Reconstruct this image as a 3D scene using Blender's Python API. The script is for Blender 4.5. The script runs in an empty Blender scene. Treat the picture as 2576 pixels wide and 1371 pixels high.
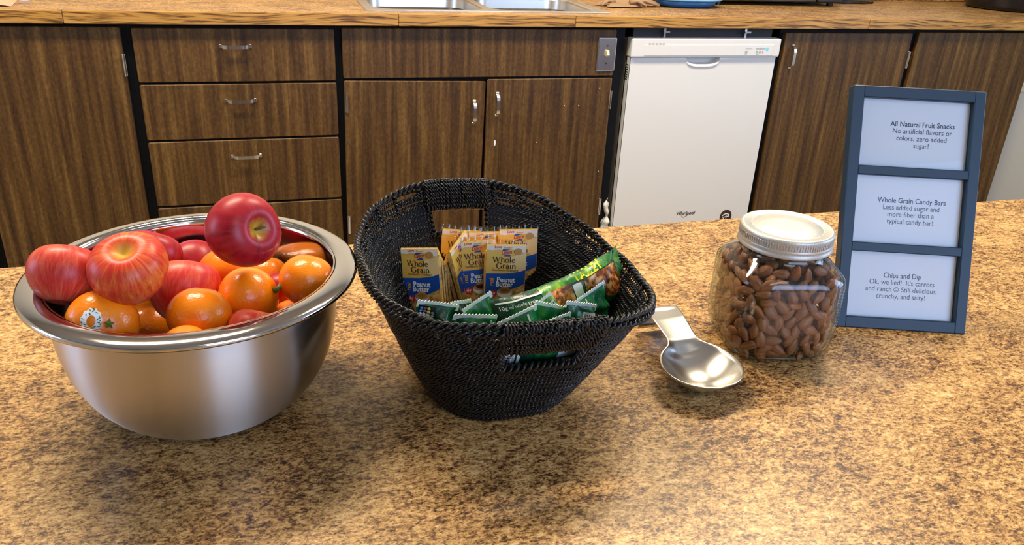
import bpy, bmesh, math, random
import numpy as np
from mathutils import Vector, Matrix, Euler
random.seed(7)
R_ = math.radians
sc = bpy.context.scene
COL = sc.collection
IZ = 0.74      # top of the island
FZ = 0.915     # top of the far counter

# ------------------------------------------------------------------ camera
cd = bpy.data.cameras.new('camera'); cam = bpy.data.objects.new('camera', cd); COL.objects.link(cam)
cd.sensor_fit = 'HORIZONTAL'; cd.sensor_width = 36.0; cd.lens = 36.0 * 1994.42 / 2576; cd.clip_start = .02
rt, dn, fw = (.9584, -.2815, .0468), (-.0784, -.4172, -.9054), (.2744, .8641, -.4219)
cam.matrix_world = Matrix(((rt[0], -dn[0], -fw[0], 0), (rt[1], -dn[1], -fw[1], 0), (rt[2], -dn[2], -fw[2], 1.25), (0, 0, 0, 1)))
sc.camera = cam

# ------------------------------------------------------------------ world, lights, exposure
sc.view_settings.view_transform = 'Standard'; sc.view_settings.look = 'None'
sc.view_settings.gamma = 1; sc.view_settings.use_curve_mapping = False
sc.view_settings.exposure = 0.20
sc.cycles.use_denoising = True
sc.cycles.max_bounces = 10; sc.cycles.transparent_max_bounces = 24
sc.cycles.caustics_reflective = False; sc.cycles.caustics_refractive = False
sc.cycles.sample_clamp_indirect = 6
w = bpy.data.worlds.new('world'); sc.world = w; w.use_nodes = True
bg = w.node_tree.nodes['Background']; bg.inputs[0].default_value = (.42, .6, 1, 1); bg.inputs[1].default_value = 1.5

def area(name, loc, rot, sx, sy, power, col, spread=180):
    l = bpy.data.lights.new(name, 'AREA'); l.shape = 'RECTANGLE'; l.size = sx; l.size_y = sy
    l.energy = power; l.color = col; l.spread = R_(spread)
    o = bpy.data.objects.new(name, l); o.location = loc; o.rotation_euler = rot; COL.objects.link(o); return o
WARM = (1, .85, .64)
FIX = [(-.45, 1.75), (1.45, 1.8)]                         # the two ceiling fixtures over the aisle
for fx, fy in FIX:
    area('ceiling_lamp', (fx, fy, 2.74), (0, 0, 0), 1.1, .30, 54, WARM)
area('ceiling_lamp', (.6, -1.2, 2.74), (0, 0, 0), 1.1, .40, 5, WARM)
DAY = (.46, .64, 1)
area('daylight', (1.4, -2.52, 1.78), (R_(90), 0, 0), 2.1, 1.6, 58, DAY)   # window behind the camera
area('daylight', (3.82, .25, 1.60), (R_(90), 0, R_(90)), 1.2, 1.2, 44, DAY)     # window in the right wall
area('daylight', (-2.52, 1.15, 1.55), (R_(90), 0, R_(-90)), .8, 1.1, 16, DAY)      # window in the left wall

# ------------------------------------------------------------------ material helpers
def newmat(name):
    m = bpy.data.materials.new(name); m.use_nodes = True
    nt = m.node_tree; b = nt.nodes['Principled BSDF']; return m, nt, b
def N(nt, t, **kw):
    n = nt.nodes.new(t)
    for k, v in kw.items():
        if k.startswith('i_'):
            key = k[2:]; key = int(key) if key.isdigit() else key.replace('_', ' ')
            n.inputs[key].default_value = v
        else: setattr(n, k, v)
    return n
def L(nt, a, b): nt.links.new(a, b)
def plain(name, col, rough=.5, metal=0, spec=.5, coat=0, **kw):
    m, nt, b = newmat(name)
    b.inputs['Base Color'].default_value = (*col, 1); b.inputs['Roughness'].default_value = rough
    b.inputs['Metallic'].default_value = metal; b.inputs['Specular IOR Level'].default_value = spec
    b.inputs['Coat Weight'].default_value = coat
    return m
def ramp(nt, fac, stops, interp='LINEAR'):
    r = N(nt, 'ShaderNodeValToRGB'); cr = r.color_ramp; cr.interpolation = interp
    while len(cr.elements) < len(stops): cr.elements.new(.5)
    for e, (p, c) in zip(cr.elements, stops): e.position = p; e.color = (*c, 1)
    L(nt, fac, r.inputs[0]); return r.outputs[0]
def coords(nt, scale=(1, 1, 1), kind='Object', rnd=False):
    tc = N(nt, 'ShaderNodeTexCoord'); mp = N(nt, 'ShaderNodeMapping'); mp.inputs['Scale'].default_value = scale
    src = tc.outputs[kind]
    if rnd:
        oi = N(nt, 'ShaderNodeObjectInfo'); vm = N(nt, 'ShaderNodeVectorMath', operation='SCALE'); vm.inputs[0].default_value = (7, 3, 5)
        L(nt, oi.outputs['Random'], vm.inputs['Scale']); va = N(nt, 'ShaderNodeVectorMath', operation='ADD')
        L(nt, src, va.inputs[0]); L(nt, vm.outputs[0], va.inputs[1]); src = va.outputs[0]
    L(nt, src, mp.inputs['Vector']); return mp.outputs[0]
def noise(nt, vec, scale, detail=4, rough=.55, dist=0):
    n = N(nt, 'ShaderNodeTexNoise'); n.inputs['Scale'].default_value = scale; n.inputs['Detail'].default_value = detail
    n.inputs['Roughness'].default_value = rough; n.inputs['Distortion'].default_value = dist
    L(nt, vec, n.inputs['Vector']); return n.outputs[0]
def mixc(nt, fac, a, b, mode='MIX'):
    m = N(nt, 'ShaderNodeMix', data_type='RGBA', blend_type=mode)
    for s, v in ((m.inputs[0], fac), (m.inputs[6], a), (m.inputs[7], b)):
        if isinstance(v, (int, float)): s.default_value = v
        elif isinstance(v, tuple): s.default_value = (*v, 1)
        else: L(nt, v, s)
    return m.outputs[2]
def math_(nt, op, a, b=None):
    m = N(nt, 'ShaderNodeMath', operation=op)
    for s, v in ((m.inputs[0], a), (m.inputs[1], b)):
        if v is None: continue
        if isinstance(v, (int, float)): s.default_value = v
        else: L(nt, v, s)
    return m.outputs[0]
def bump(nt, b, h, strength=.2, dist=.001):
    n = N(nt, 'ShaderNodeBump'); n.inputs['Strength'].default_value = strength; n.inputs['Distance'].default_value = dist
    L(nt, h, n.inputs['Height']); L(nt, n.outputs[0], b.inputs['Normal'])

def laminate(name):
    m, nt, b = newmat(name)
    v = coords(nt, (1, 1.55, 1.55))
    f1 = noise(nt, v, 215, 5, .70, .5)
    f2 = noise(nt, v, 62, 3, .6, .6)
    f3 = noise(nt, v, 11, 2, .5)
    s = math_(nt, 'ADD', math_(nt, 'MULTIPLY', f1, .62), math_(nt, 'ADD', math_(nt, 'MULTIPLY', f2, .27), math_(nt, 'MULTIPLY', f3, .16)))
    c = ramp(nt, s, [(.39, (.012, .005, .003)), (.44, (.075, .031, .011)), (.482, (.215, .105, .034)), (.525, (.42, .225, .072)), (.585, (.62, .37, .13)), (.68, (.80, .57, .28))])
    d = noise(nt, v, 120, 4, .62, 1.4)
    dm = ramp(nt, d, [(.60, (0, 0, 0)), (.645, (1, 1, 1))])
    c2 = mixc(nt, dm, c, mixc(nt, .75, c, (.055, .026, .024)))
    L(nt, c2, b.inputs['Base Color']); b.inputs['Roughness'].default_value = .36; b.inputs['Specular IOR Level'].default_value = .5
    return m
def woodlam(name):
    m, nt, b = newmat(name)
    v = coords(nt, (1, 1, 1), rnd=True)
    v1 = N(nt, 'ShaderNodeMapping'); v1.inputs['Scale'].default_value = (1, 1, .035); L(nt, v, v1.inputs[0])
    v2 = N(nt, 'ShaderNodeMapping'); v2.inputs['Scale'].default_value = (1, 1, .16); L(nt, v, v2.inputs[0])
    v3 = N(nt, 'ShaderNodeMapping'); v3.inputs['Scale'].default_value = (1, 1, .55); L(nt, v, v3.inputs[0])
    g1 = noise(nt, v1.outputs[0], 60, 5, .6)
    wv = N(nt, 'ShaderNodeTexWave', wave_type='BANDS', bands_direction='X'); wv.inputs['Scale'].default_value = 5
    wv.inputs['Distortion'].default_value = 14; wv.inputs['Detail'].default_value = 2; wv.inputs['Detail Scale'].default_value = .9; wv.inputs['Detail Roughness'].default_value = .5
    L(nt, v2.outputs[0], wv.inputs[0])
    g3 = noise(nt, v3.outputs[0], 150, 2, .5)
    s = math_(nt, 'ADD', math_(nt, 'MULTIPLY', g1, .70), math_(nt, 'ADD', math_(nt, 'MULTIPLY', wv.outputs[1], .07), math_(nt, 'MULTIPLY', g3, .26)))
    c = ramp(nt, s, [(.36, (.036, .0145, .003)), (.47, (.070, .031, .006)), (.56, (.104, .049, .010)), (.68, (.18, .095, .023))])
    L(nt, c, b.inputs['Base Color']); b.inputs['Roughness'].default_value = .5; b.inputs['Specular IOR Level'].default_value = .35
    bump(nt, b, g1, .08, .001)
    return m
def oak(name):
    m, nt, b = newmat(name)
    v = coords(nt, (.045, 1, 1), rnd=True)
    lo = noise(nt, coords(nt, (1, 1, 1), rnd=True), 3.0, 1)
    vz = N(nt, 'ShaderNodeVectorMath', operation='ADD'); cx = N(nt, 'ShaderNodeCombineXYZ')
    L(nt, math_(nt, 'MULTIPLY', lo, .05), cx.inputs[2]); L(nt, v, vz.inputs[0]); L(nt, cx.outputs[0], vz.inputs[1])
    g = noise(nt, vz.outputs[0], 170, 3, .6, .3)
    c = ramp(nt, g, [(.36, (.09, .036, .008)), (.44, (.25, .115, .022)), (.50, (.42, .21, .042)), (.66, (.52, .28, .065))])
    L(nt, c, b.inputs['Base Color']); b.inputs['Roughness'].default_value = .38
    bump(nt, b, g, .1, .001)
    return m
def steel(name, rough=.28, aniso=0, col=(.62, .60, .57), scratch=(1, 1, 1)):
    m, nt, b = newmat(name)
    b.inputs['Base Color'].default_value = (*col, 1); b.inputs['Metallic'].default_value = 1; b.inputs['Roughness'].default_value = rough
    b.inputs['Anisotropic'].default_value = aniso
    if aniso:
        t = N(nt, 'ShaderNodeTangent', direction_type='RADIAL', axis='Z'); L(nt, t.outputs[0], b.inputs['Tangent']); b.inputs['Anisotropic Rotation'].default_value = .25
        n = noise(nt, coords(nt, (14, 14, 900)), 1.0, 2); bump(nt, b, n, .05, .0004)
    return m
def glass_thin(name, tint=(.985, .995, .99), ior=1.45, rough=0.0):
    m = bpy.data.materials.new(name); m.use_nodes = True; nt = m.node_tree; nt.nodes.clear()
    out = N(nt, 'ShaderNodeOutputMaterial'); mx = N(nt, 'ShaderNodeMixShader'); tr = N(nt, 'ShaderNodeBsdfTransparent'); gl = N(nt, 'ShaderNodeBsdfGlossy')
    gl.inputs['Roughness'].default_value = rough
    ge = N(nt, 'ShaderNodeNewGeometry'); dt = N(nt, 'ShaderNodeVectorMath', operation='DOT_PRODUCT'); L(nt, ge.outputs['Normal'], dt.inputs[0]); L(nt, ge.outputs['Incoming'], dt.inputs[1])
    cs = math_(nt, 'SUBTRACT', 1.0, math_(nt, 'ABSOLUTE', dt.outputs['Value'])); f0 = ((ior - 1) / (ior + 1)) ** 2
    fr = math_(nt, 'ADD', f0, math_(nt, 'MULTIPLY', math_(nt, 'POWER', cs, 5.0), 1 - f0))
    c = ramp(nt, cs, [(.0, tint), (.55, tuple(t * .97 for t in tint)), (.86, (tint[0] * .62, tint[1] * .70, tint[2] * .66)), (1, (tint[0] * .45, tint[1] * .52, tint[2] * .49))])
    L(nt, c, tr.inputs[0]); L(nt, fr, mx.inputs[0]); L(nt, tr.outputs[0], mx.inputs[1]); L(nt, gl.outputs[0], mx.inputs[2]); L(nt, mx.outputs[0], out.inputs[0])
    return m
def fruit_apple(name, red, dark, blush, amt):
    m, nt, b = newmat(name)
    tc = N(nt, 'ShaderNodeTexCoord'); sp = N(nt, 'ShaderNodeSeparateXYZ'); L(nt, tc.outputs['Object'], sp.inputs[0])
    ang = math_(nt, 'ARCTAN2', sp.outputs[1], sp.outputs[0])
    cb = N(nt, 'ShaderNodeCombineXYZ'); L(nt, math_(nt, 'COSINE', ang), cb.inputs[0]); L(nt, math_(nt, 'SINE', ang), cb.inputs[1]); L(nt, math_(nt, 'MULTIPLY', sp.outputs[2], 6), cb.inputs[2])
    st = noise(nt, cb.outputs[0], 9, 5, .72)
    big = noise(nt, tc.outputs['Object'], 24, 3, .6)
    s = math_(nt, 'ADD', math_(nt, 'MULTIPLY', st, .6), math_(nt, 'MULTIPLY', big, .4))
    c = ramp(nt, s, [(.36, dark), (.47, red), (.47 + amt, blush), (.78, (.85, .50, .16))])
    rad = math_(nt, 'SQRT', math_(nt, 'ADD', math_(nt, 'MULTIPLY', sp.outputs[0], sp.outputs[0]), math_(nt, 'MULTIPLY', sp.outputs[1], sp.outputs[1])))
    top = math_(nt, 'GREATER_THAN', sp.outputs[2], 0.0)
    rr = ramp(nt, math_(nt, 'ADD', math_(nt, 'MULTIPLY', rad, 40), math_(nt, 'MULTIPLY', math_(nt, 'SUBTRACT', st, .5), .5)), [(.13, (1, 1, 1)), (.5, (0, 0, 0))])
    c2 = mixc(nt, math_(nt, 'MULTIPLY', math_(nt, 'MULTIPLY', rr, top), .85), c, (.62, .42, .04))
    L(nt, c2, b.inputs['Base Color']); b.inputs['Roughness'].default_value = .40; b.inputs['Specular IOR Level'].default_value = .36
    b.inputs['Coat Weight'].default_value = .06; b.inputs['Coat Roughness'].default_value = .2
    b.inputs['Subsurface Weight'].default_value = .06; b.inputs['Subsurface Radius'].default_value = (.01, .003, .001)
    return m
def fruit_orange(name):
    m, nt, b = newmat(name)
    v = coords(nt)
    c = ramp(nt, noise(nt, v, 30, 3), [(.3, (.88, .19, .003)), (.7, (.98, .28, .006))])
    L(nt, c, b.inputs['Base Color']); b.inputs['Roughness'].default_value = .27
    vo = N(nt, 'ShaderNodeTexVoronoi', feature='SMOOTH_F1'); vo.inputs['Scale'].default_value = 420; L(nt, v, vo.inputs[0])
    bump(nt, b, vo.outputs[0], .4, .0006)
    b.inputs['Subsurface Weight'].default_value = .08; b.inputs['Subsurface Radius'].default_value = (.01, .004, .001)
    return m
def woven(name):
    m, nt, b = newmat(name)
    n = noise(nt, coords(nt), 260, 3, .6)
    c = ramp(nt, n, [(.35, (.0015, .0015, .002)), (.6, (.004, .004, .005)), (.80, (.022, .021, .020))])
    L(nt, c, b.inputs['Base Color']); b.inputs['Roughness'].default_value = .30; b.inputs['Specular IOR Level'].default_value = .42; bump(nt, b, noise(nt, coords(nt), 700, 2, .6), .5, .0008)
    return m
def foil(name, stops, rough=.3, scale=45):
    m, nt, b = newmat(name)
    v = coords(nt, rnd=True)
    c = ramp(nt, noise(nt, v, scale, 2, .5, .8), stops)
    L(nt, c, b.inputs['Base Color']); b.inputs['Roughness'].default_value = rough
    bump(nt, b, noise(nt, v, 110, 3, .6, 1.0), .35, .002)
    return m
def cracker_mat(name):
    m, nt, b = newmat(name)
    v = coords(nt)
    c = ramp(nt, noise(nt, v, 260, 4, .7), [(.35, (.30, .13, .03)), (.5, (.60, .34, .09)), (.68, (.80, .56, .22))])
    L(nt, c, b.inputs['Base Color']); b.inputs['Roughness'].default_value = .4
    return m
def almond_mat(name, d=1.0):
    m, nt, b = newmat(name)
    n = noise(nt, coords(nt, (160, 160, 26), rnd=True), 1.6, 4, .65)
    c = ramp(nt, n, [(.3, (.10 * d, .030 * d, .012 * d)), (.55, (.33 * d, .108 * d, .023 * d)), (.75, (.46 * d, .21 * d, .07 * d))])
    oi = N(nt, 'ShaderNodeObjectInfo')
    c2 = mixc(nt, math_(nt, 'MULTIPLY', oi.outputs['Random'], .5), c, (.20, .075, .022))
    L(nt, c2, b.inputs['Base Color']); b.inputs['Roughness'].default_value = .5
    bump(nt, b, n, .4, .0008)
    return m

M = dict(
    lam=laminate('speckled_laminate'), wood=woodlam('walnut_laminate'), oak=oak('oak_edge'),
    black=plain('black_paint', (.004, .004, .005), .6, spec=.15), blackgloss=plain('black_plastic', (.008, .008, .009), .25),
    white=plain('white_enamel', (.74, .72, .67), .32), whiteside=plain('white_plastic', (.66, .63, .56), .4), paper=plain('paper', (.80, .80, .80), .6),
    chrome=steel('satin_chrome', .22, 0, (.78, .77, .75)), plate=steel('brushed_plate', .26, 0, (.72, .72, .74)), sinksteel=steel('sink_steel', .30, 0, (.66, .64, .60)),
    bowlout=steel('brushed_bowl_steel', .37, .93, (.64, .61, .57)), bowlin=steel('polished_bowl_steel', .09, 0, (.60, .58, .56)), spoon=steel('spoon_steel', .24, 0, (.70, .68, .62)),
    lid=None, wall=plain('cream_wall', (.60, .56, .46), .8), ceil=plain('ceiling_white', (.42, .39, .34), .9), floor=plain('floor_vinyl', (.30, .25, .19), .5),
    navy=plain('navy_paint', (.005, .028, .060), .45, spec=.4), card=plain('card_daylight_tint', (.78, .83, .91), .55), ink=plain('grey_ink', (.07, .09, .14), .6),  # card: white paper, with blue window light put into its colour
    rope=woven('black_seagrass'), glass=glass_thin('jar_glass'), pane=glass_thin('pane_glass', (.97, .98, .98), 1.45),
    baseglass=glass_thin('base_glass', (.70, .84, .77), 1.5),
    glazing=glass_thin('frame_glazing', (.98, .985, .99), 1.18),
    clear=glass_thin('clear_film', (.92, .92, .90), 1.5, .15),
    gold=plain('gold_print', (.76, .45, .085), .36), goldlt=plain('pale_gold_print', (.84, .60, .26), .36), blue=plain('blue_print', (.010, .070, .34), .34), cream=plain('cream_print', (.80, .70, .56), .4),
    brownink=plain('dark_brown_print', (.045, .012, .004), .5), redp=plain('red_print', (.62, .02, .02), .4), whitep=plain('white_print', (.84, .84, .82), .4), orangep=plain('orange_print', (.75, .34, .03), .4),
    pb=plain('peanut_butter_print', (.50, .24, .06), .4), cracker=cracker_mat('cracker_print'), filling=plain('cracker_filling', (.10, .045, .015), .6),
    green=foil('green_foil', [(.30, (.003, .040, .014)), (.42, (.004, .110, .032)), (.60, (.006, .17, .045)), (.74, (.07, .32, .03))]),
    dkgreen=foil('dark_green_foil', [(.3, (.002, .014, .008)), (.5, (.003, .045, .020)), (.72, (.005, .12, .038))]),
    limef=foil('lime_foil', [(.3, (.008, .09, .02)), (.5, (.03, .22, .02)), (.68, (.40, .58, .04))]),
    granola=foil('granola_print', [(.32, (.05, .010, .003)), (.44, (.20, .05, .010)), (.54, (.46, .15, .025)), (.66, (.72, .40, .13))], .35, 120),
    crimp=plain('white_crimp', (.72, .76, .70), .35), yellow=plain('yellow_print', (.80, .62, .01), .4),
    stem=plain('stem_brown', (.16, .085, .03), .7), calyx=plain('calyx_green', (.10, .16, .02), .6), sticker=plain('sticker_white', (.82, .84, .82), .4), leaf=plain('leaf_green', (.02, .10, .02), .5),
    alm=almond_mat('almond_skin', .82), almdark=almond_mat('almond_skin_deep', .9),
    orange=fruit_orange('orange_peel'),
    ap_striped=fruit_apple('apple_striped', (.55, .030, .022), (.40, .012, .014), (.66, .12, .055), .14),
    ap_orange=fruit_apple('apple_orange_red', (.62, .040, .014), (.52, .014, .012), (.74, .17, .03), .12),
    ap_red=fruit_apple('apple_deep_red', (.36, .004, .012), (.20, .002, .006), (.46, .02, .03), .22),
    bluetub=plain('blue_plastic', (.16, .42, .68), .3), bluetub2=plain('blue_plastic_dark', (.03, .16, .42), .3), tan=plain('tan_rubber', (.33, .20, .10), .65),
    pinkp=plain('pink_paper', (.75, .38, .24), .6), maroon=plain('maroon_plastic', (.07, .006, .008), .4), foam=plain('white_insulation', (.75, .73, .66), .9), olive=plain('smoked_plastic', (.018, .016, .010), .3),
    led=None, grey=plain('grey_metal', (.05, .045, .045), .6, .2, spec=.2), steelgrey=plain('grey_print', (.42, .42, .42), .5), ivory=plain('ivory_plastic', (.72, .64, .38), .4), brass=plain('worn_brass', (.35, .16, .05), .35, .8),
)
m, nt, b = newmat('galvanised_lid')
L(nt, ramp(nt, noise(nt, coords(nt), 700, 3, .6), [(.35, (.48, .48, .45)), (.65, (.62, .62, .58))]), b.inputs['Base Color'])
b.inputs['Metallic'].default_value = .75; b.inputs['Roughness'].default_value = .38; M['lid'] = m; b.inputs['Roughness'].default_value = .48
m, nt, b = newmat('indicator_light'); b.inputs['Emission Color'].default_value = (.1, .4, 1, 1); b.inputs['Emission Strength'].default_value = 1.2; b.inputs['Base Color'].default_value = (.05, .2, .6, 1); M['led'] = m
m, nt, b = newmat('lamp_diffuser'); b.inputs['Base Color'].default_value = (.9, .88, .8, 1); b.inputs['Emission Color'].default_value = (1, .86, .64, 1); b.inputs['Emission Strength'].default_value = 3.0; M['diff'] = m
for nm, c in (('cyan', (.02, .22, .65)), ('magenta', (.65, .02, .16)), ('lime', (.66, .70, .04)), ('ltblue', (.12, .40, .68)), ('pink', (.62, .20, .40)), ('paleyellow', (.62, .66, .28)), ('dkgrey', (.13, .14, .14)), ('palegrey', (.42, .46, .46)), ('palepink', (.55, .38, .46)), ('palecyan', (.35, .50, .58))):
    M['dot_' + nm] = plain('dot_' + nm, c, .4)

# ------------------------------------------------------------------ geometry helpers
def obj(name, verts, faces, mat, parent=None, smooth=False, fm=None):
    me = bpy.data.meshes.new(name)
    me.from_pydata([tuple(map(float, v)) for v in verts], [], [tuple(map(int, f)) for f in faces])
    mats = mat if isinstance(mat, (list, tuple)) else [mat]
    for x in mats: me.materials.append(M[x] if isinstance(x, str) else x)
    if fm is not None: me.polygons.foreach_set('material_index', np.asarray(fm, np.int32))
    if smooth: me.polygons.foreach_set('use_smooth', np.ones(len(me.polygons), bool))
    me.update()
    o = bpy.data.objects.new(name, me); COL.objects.link(o)
    if parent is not None: o.parent = parent
    return o
def tag(o, label=None, cat=None, group=None, kind=None):
    if label: o['label'] = label
    if cat: o['category'] = cat
    if group: o['group'] = group
    if kind: o['kind'] = kind
    return o
def empty(name, loc=(0, 0, 0), rot=None, label=None, cat=None, group=None):
    o = bpy.data.objects.new(name, None); COL.objects.link(o); o.empty_display_size = .05
    o.location = loc
    if rot is not None: o.rotation_euler = rot
    return tag(o, label, cat, group)
def box(x0, x1, y0, y1, z0, z1, b=0, seg=1):
    bm = bmesh.new(); bmesh.ops.create_cube(bm, size=1)
    bmesh.ops.scale(bm, vec=(x1 - x0, y1 - y0, z1 - z0), verts=bm.verts)
    bmesh.ops.translate(bm, vec=((x0 + x1) / 2, (y0 + y1) / 2, (z0 + z1) / 2), verts=bm.verts)
    if b: bmesh.ops.bevel(bm, geom=bm.edges[:], offset=b, segments=seg, profile=.5, affect='EDGES')
    bm.verts.index_update()
    r = ([v.co[:] for v in bm.verts], [[v.index for v in f.verts] for f in bm.faces]); bm.free(); return r
def join(*parts):
    V, F = [], []
    for v, f in parts:
        o = len(V); V += list(v); F += [[i + o for i in q] for q in f]
    return V, F
def xf(mesh, mat):
    v, f = mesh; return [tuple(mat @ Vector(p)) for p in v], f
def lathe(prof, seg=48, cap0=False, cap1=False):
    V, F = [], []
    for r, z in prof:
        for i in range(seg):
            a = 2 * math.pi * i / seg; V.append((r * math.cos(a), r * math.sin(a), z))
    for j in range(len(prof) - 1):
        for i in range(seg):
            k = (i + 1) % seg; F.append((j * seg + i, j * seg + k, (j + 1) * seg + k, (j + 1) * seg + i))
    if cap0: F.append(tuple(range(seg))[::-1])
    if cap1: F.append(tuple((len(prof) - 1) * seg + i for i in range(seg)))
    return V, F
def tube(pts, rad, seg=8, closed=False, flat=1.0):
    P = np.array(pts, float); n = len(P); V, F = [], []
    rads = rad if hasattr(rad, '__len__') else [rad] * n
    prev = None
    for i in range(n):
        t = (P[(i + 1) % n] - P[i - 1]) if closed else (P[min(i + 1, n - 1)] - P[max(i - 1, 0)])
        t = t / (np.linalg.norm(t) + 1e-12)
        if prev is None:
            u = np.cross(t, (0, 0, 1.)); u = np.cross(t, (1., 0, 0)) if np.linalg.norm(u) < .1 else u
        else: u = prev - t * (prev @ t)
        u = u / np.linalg.norm(u); prev = u; q = np.cross(t, u)
        for k in range(seg):
            a = 2 * math.pi * k / seg; V.append(P[i] + rads[i] * (u * math.cos(a) + q * math.sin(a) * flat))
    for i in range(n if closed else n - 1):
        for k in range(seg):
            a, b2 = i * seg, ((i + 1) % n) * seg; k2 = (k + 1) % seg
            F.append((a + k, a + k2, b2 + k2, b2 + k))
    if not closed: F += [tuple(range(seg))[::-1], tuple((n - 1) * seg + k for k in range(seg))]
    return V, F
def grid(fn, nu, nv, wrapu=False):
    V = [fn(i / (nu if wrapu else nu - 1), j / (nv - 1)) for j in range(nv) for i in range(nu)]
    F = []
    for j in range(nv - 1):
        for i in range(nu if wrapu else nu - 1):
            k = (i + 1) % nu; F.append((j * nu + i, j * nu + k, (j + 1) * nu + k, (j + 1) * nu + i))
    return V, F
def solid(o, t, off=0):
    md = o.modifiers.new('thick', 'SOLIDIFY'); md.thickness = t; md.offset = off; return o
_txt = {}
def text_geo(s, bold=0.0, shear=0.0):
    k = (s, bold, shear)
    if k in _txt: return _txt[k]
    c = bpy.data.curves.new('t', 'FONT'); c.body = s; c.size = 1; c.align_x = 'CENTER'; c.offset = bold; c.shear = shear; c.resolution_u = 3; c.fill_mode = 'FRONT'
    o = bpy.data.objects.new('t', c); COL.objects.link(o)
    dg = bpy.context.evaluated_depsgraph_get(); me = o.evaluated_get(dg).to_mesh()
    V = [(v.co.x, v.co.y) for v in me.vertices]; F = [tuple(p.vertices) for p in me.polygons]
    o.evaluated_get(dg).to_mesh_clear(); bpy.data.objects.remove(o); bpy.data.curves.remove(c)
    _txt[k] = (V, F); return V, F
class Flat:
    """flat print in a plane; (x, y) of the print goes to (x, off, y) with the face towards -Y"""
    def __init__(s, off): s.V, s.F, s.off = [], [], off
    def add(s, V, F):
        o = len(s.V); s.V += [(x, s.off, y) for x, y in V]; s.F += [tuple(i + o for i in f) for f in F]
    def poly(s, pts): s.add(pts, [tuple(range(len(pts)))])
    def disc(s, x, y, rx, ry=None, n=18):
        ry = ry or rx; s.poly([(x + rx * math.cos(2 * math.pi * i / n), y + ry * math.sin(2 * math.pi * i / n)) for i in range(n)])
    def rect(s, x0, x1, y0, y1): s.poly([(x0, y0), (x1, y0), (x1, y1), (x0, y1)])
    def ribbon(s, pts, w):
        P = np.array(pts, float); n = len(P); ws = w if hasattr(w, '__len__') else [w] * n; V = []
        for i in range(n):
            t = P[min(i + 1, n - 1)] - P[max(i - 1, 0)]; t = t / (np.linalg.norm(t) + 1e-9); q = np.array([-t[1], t[0]]) * ws[i] / 2
            V += [tuple(P[i] + q), tuple(P[i] - q)]
        s.add(V, [(2 * i, 2 * i + 1, 2 * i + 3, 2 * i + 2) for i in range(n - 1)])
    def text(s, st, x, y, size, bold=0, shear=0, sx=1, rot=0, skew=0):
        V, F = text_geo(st, bold, shear); c, n = math.cos(rot), math.sin(rot)
        s.add([(x + (px * sx * c - py * n) * size, y + (px * sx * n + py * c) * size + skew * px * size) for px, py in V], F)
    def serif(s, st, x, y, size, skew=0):
        adv = sum(SER[c][0] for c in st); cx = -adv / 2
        for c in st:
            a, strokes = SER[c]
            for pts, wd in strokes: s.ribbon([(x + (px + cx) * size, y + py * size + skew * (px + cx) * size) for px, py in pts], [q * size for q in wd] if hasattr(wd, '__len__') else wd * size)
            cx += a
    def build(s, name, mat, parent): return obj(name, s.V, s.F, mat, parent)
def _arc(cx, cy, rx, ry, a0, a1, n=14): return [(cx + rx * math.cos(R_(a0 + (a1 - a0) * i / n)), cy + ry * math.sin(R_(a0 + (a1 - a0) * i / n))) for i in range(n + 1)]
def _aw(a0, a1, thick, thin, n=14): return [thin + (thick - thin) * abs(math.cos(R_(a0 + (a1 - a0) * i / n))) for i in range(n + 1)]
def _sf(x, y, h=.085): return ([(x - h, y), (x + h, y)], .045)
TK, TN = .115, .05
SER = {
 'W': (1.02, [([(.08, .7), (.30, 0)], TK), ([(.30, 0), (.50, .7)], TN), ([(.48, .7), (.70, 0)], TK), ([(.70, 0), (.90, .7)], TN), _sf(.08, .69), _sf(.49, .69), _sf(.91, .69)]),
 'h': (.56, [([(.12, 0), (.12, .72)], TK), (_arc(.28, .30, .16, .17, 175, 0), _aw(175, 0, .10, .05)), ([(.44, .31), (.44, 0)], TK), _sf(.12, .02), _sf(.44, .02), ([(.03, .70), (.12, .70)], .045)]),
 'o': (.54, [(_arc(.26, .235, .20, .235, 0, 360, 24), _aw(0, 360, .115, .045, 24))]),
 'l': (.28, [([(.13, 0), (.13, .72)], TK), _sf(.13, .02), ([(.04, .70), (.13, .70)], .045)]),
 'e': (.48, [([(.08, .26), (.40, .26)], .045), (_arc(.24, .235, .18, .235, 5, 315, 22), _aw(5, 315, .11, .05, 22))]),
 'G': (.80, [(_arc(.38, .35, .31, .36, 40, 325, 22), _aw(40, 325, .125, .05, 22)), ([(.64, .05), (.64, .32)], TK), _sf(.64, .32, .11), ([(.62, .5), (.62, .7)], .05)]),
 'r': (.40, [([(.12, 0), (.12, .47)], TK), (_arc(.26, .32, .13, .15, 170, 55), .06), ([(.33, .40), (.37, .42)], .10), _sf(.12, .02), ([(.03, .45), (.12, .45)], .045)]),
 'a': (.48, [([(.34, .34), (.34, .03)], TK), (_arc(.21, .33, .13, .14, 0, 160), .055), (_arc(.21, .14, .14, .14, 0, 360, 18), _aw(0, 360, .10, .05, 18)), ([(.30, .02), (.44, .02)], .045)]),
 'i': (.28, [([(.13, 0), (.13, .47)], TK), _sf(.13, .02), ([(.04, .45), (.13, .45)], .045), ([(.13, .58), (.13, .69)], .115)]),
 'n': (.56, [([(.12, 0), (.12, .47)], TK), (_arc(.28, .30, .16, .17, 175, 0), _aw(175, 0, .10, .05)), ([(.44, .31), (.44, 0)], TK), _sf(.12, .02), _sf(.44, .02), ([(.03, .45), (.12, .45)], .045)]),
}
def struct(name, mesh, mat, smooth=False):
    o = obj(name, *mesh, mat, None, smooth); o['kind'] = 'structure'; return o

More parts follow.
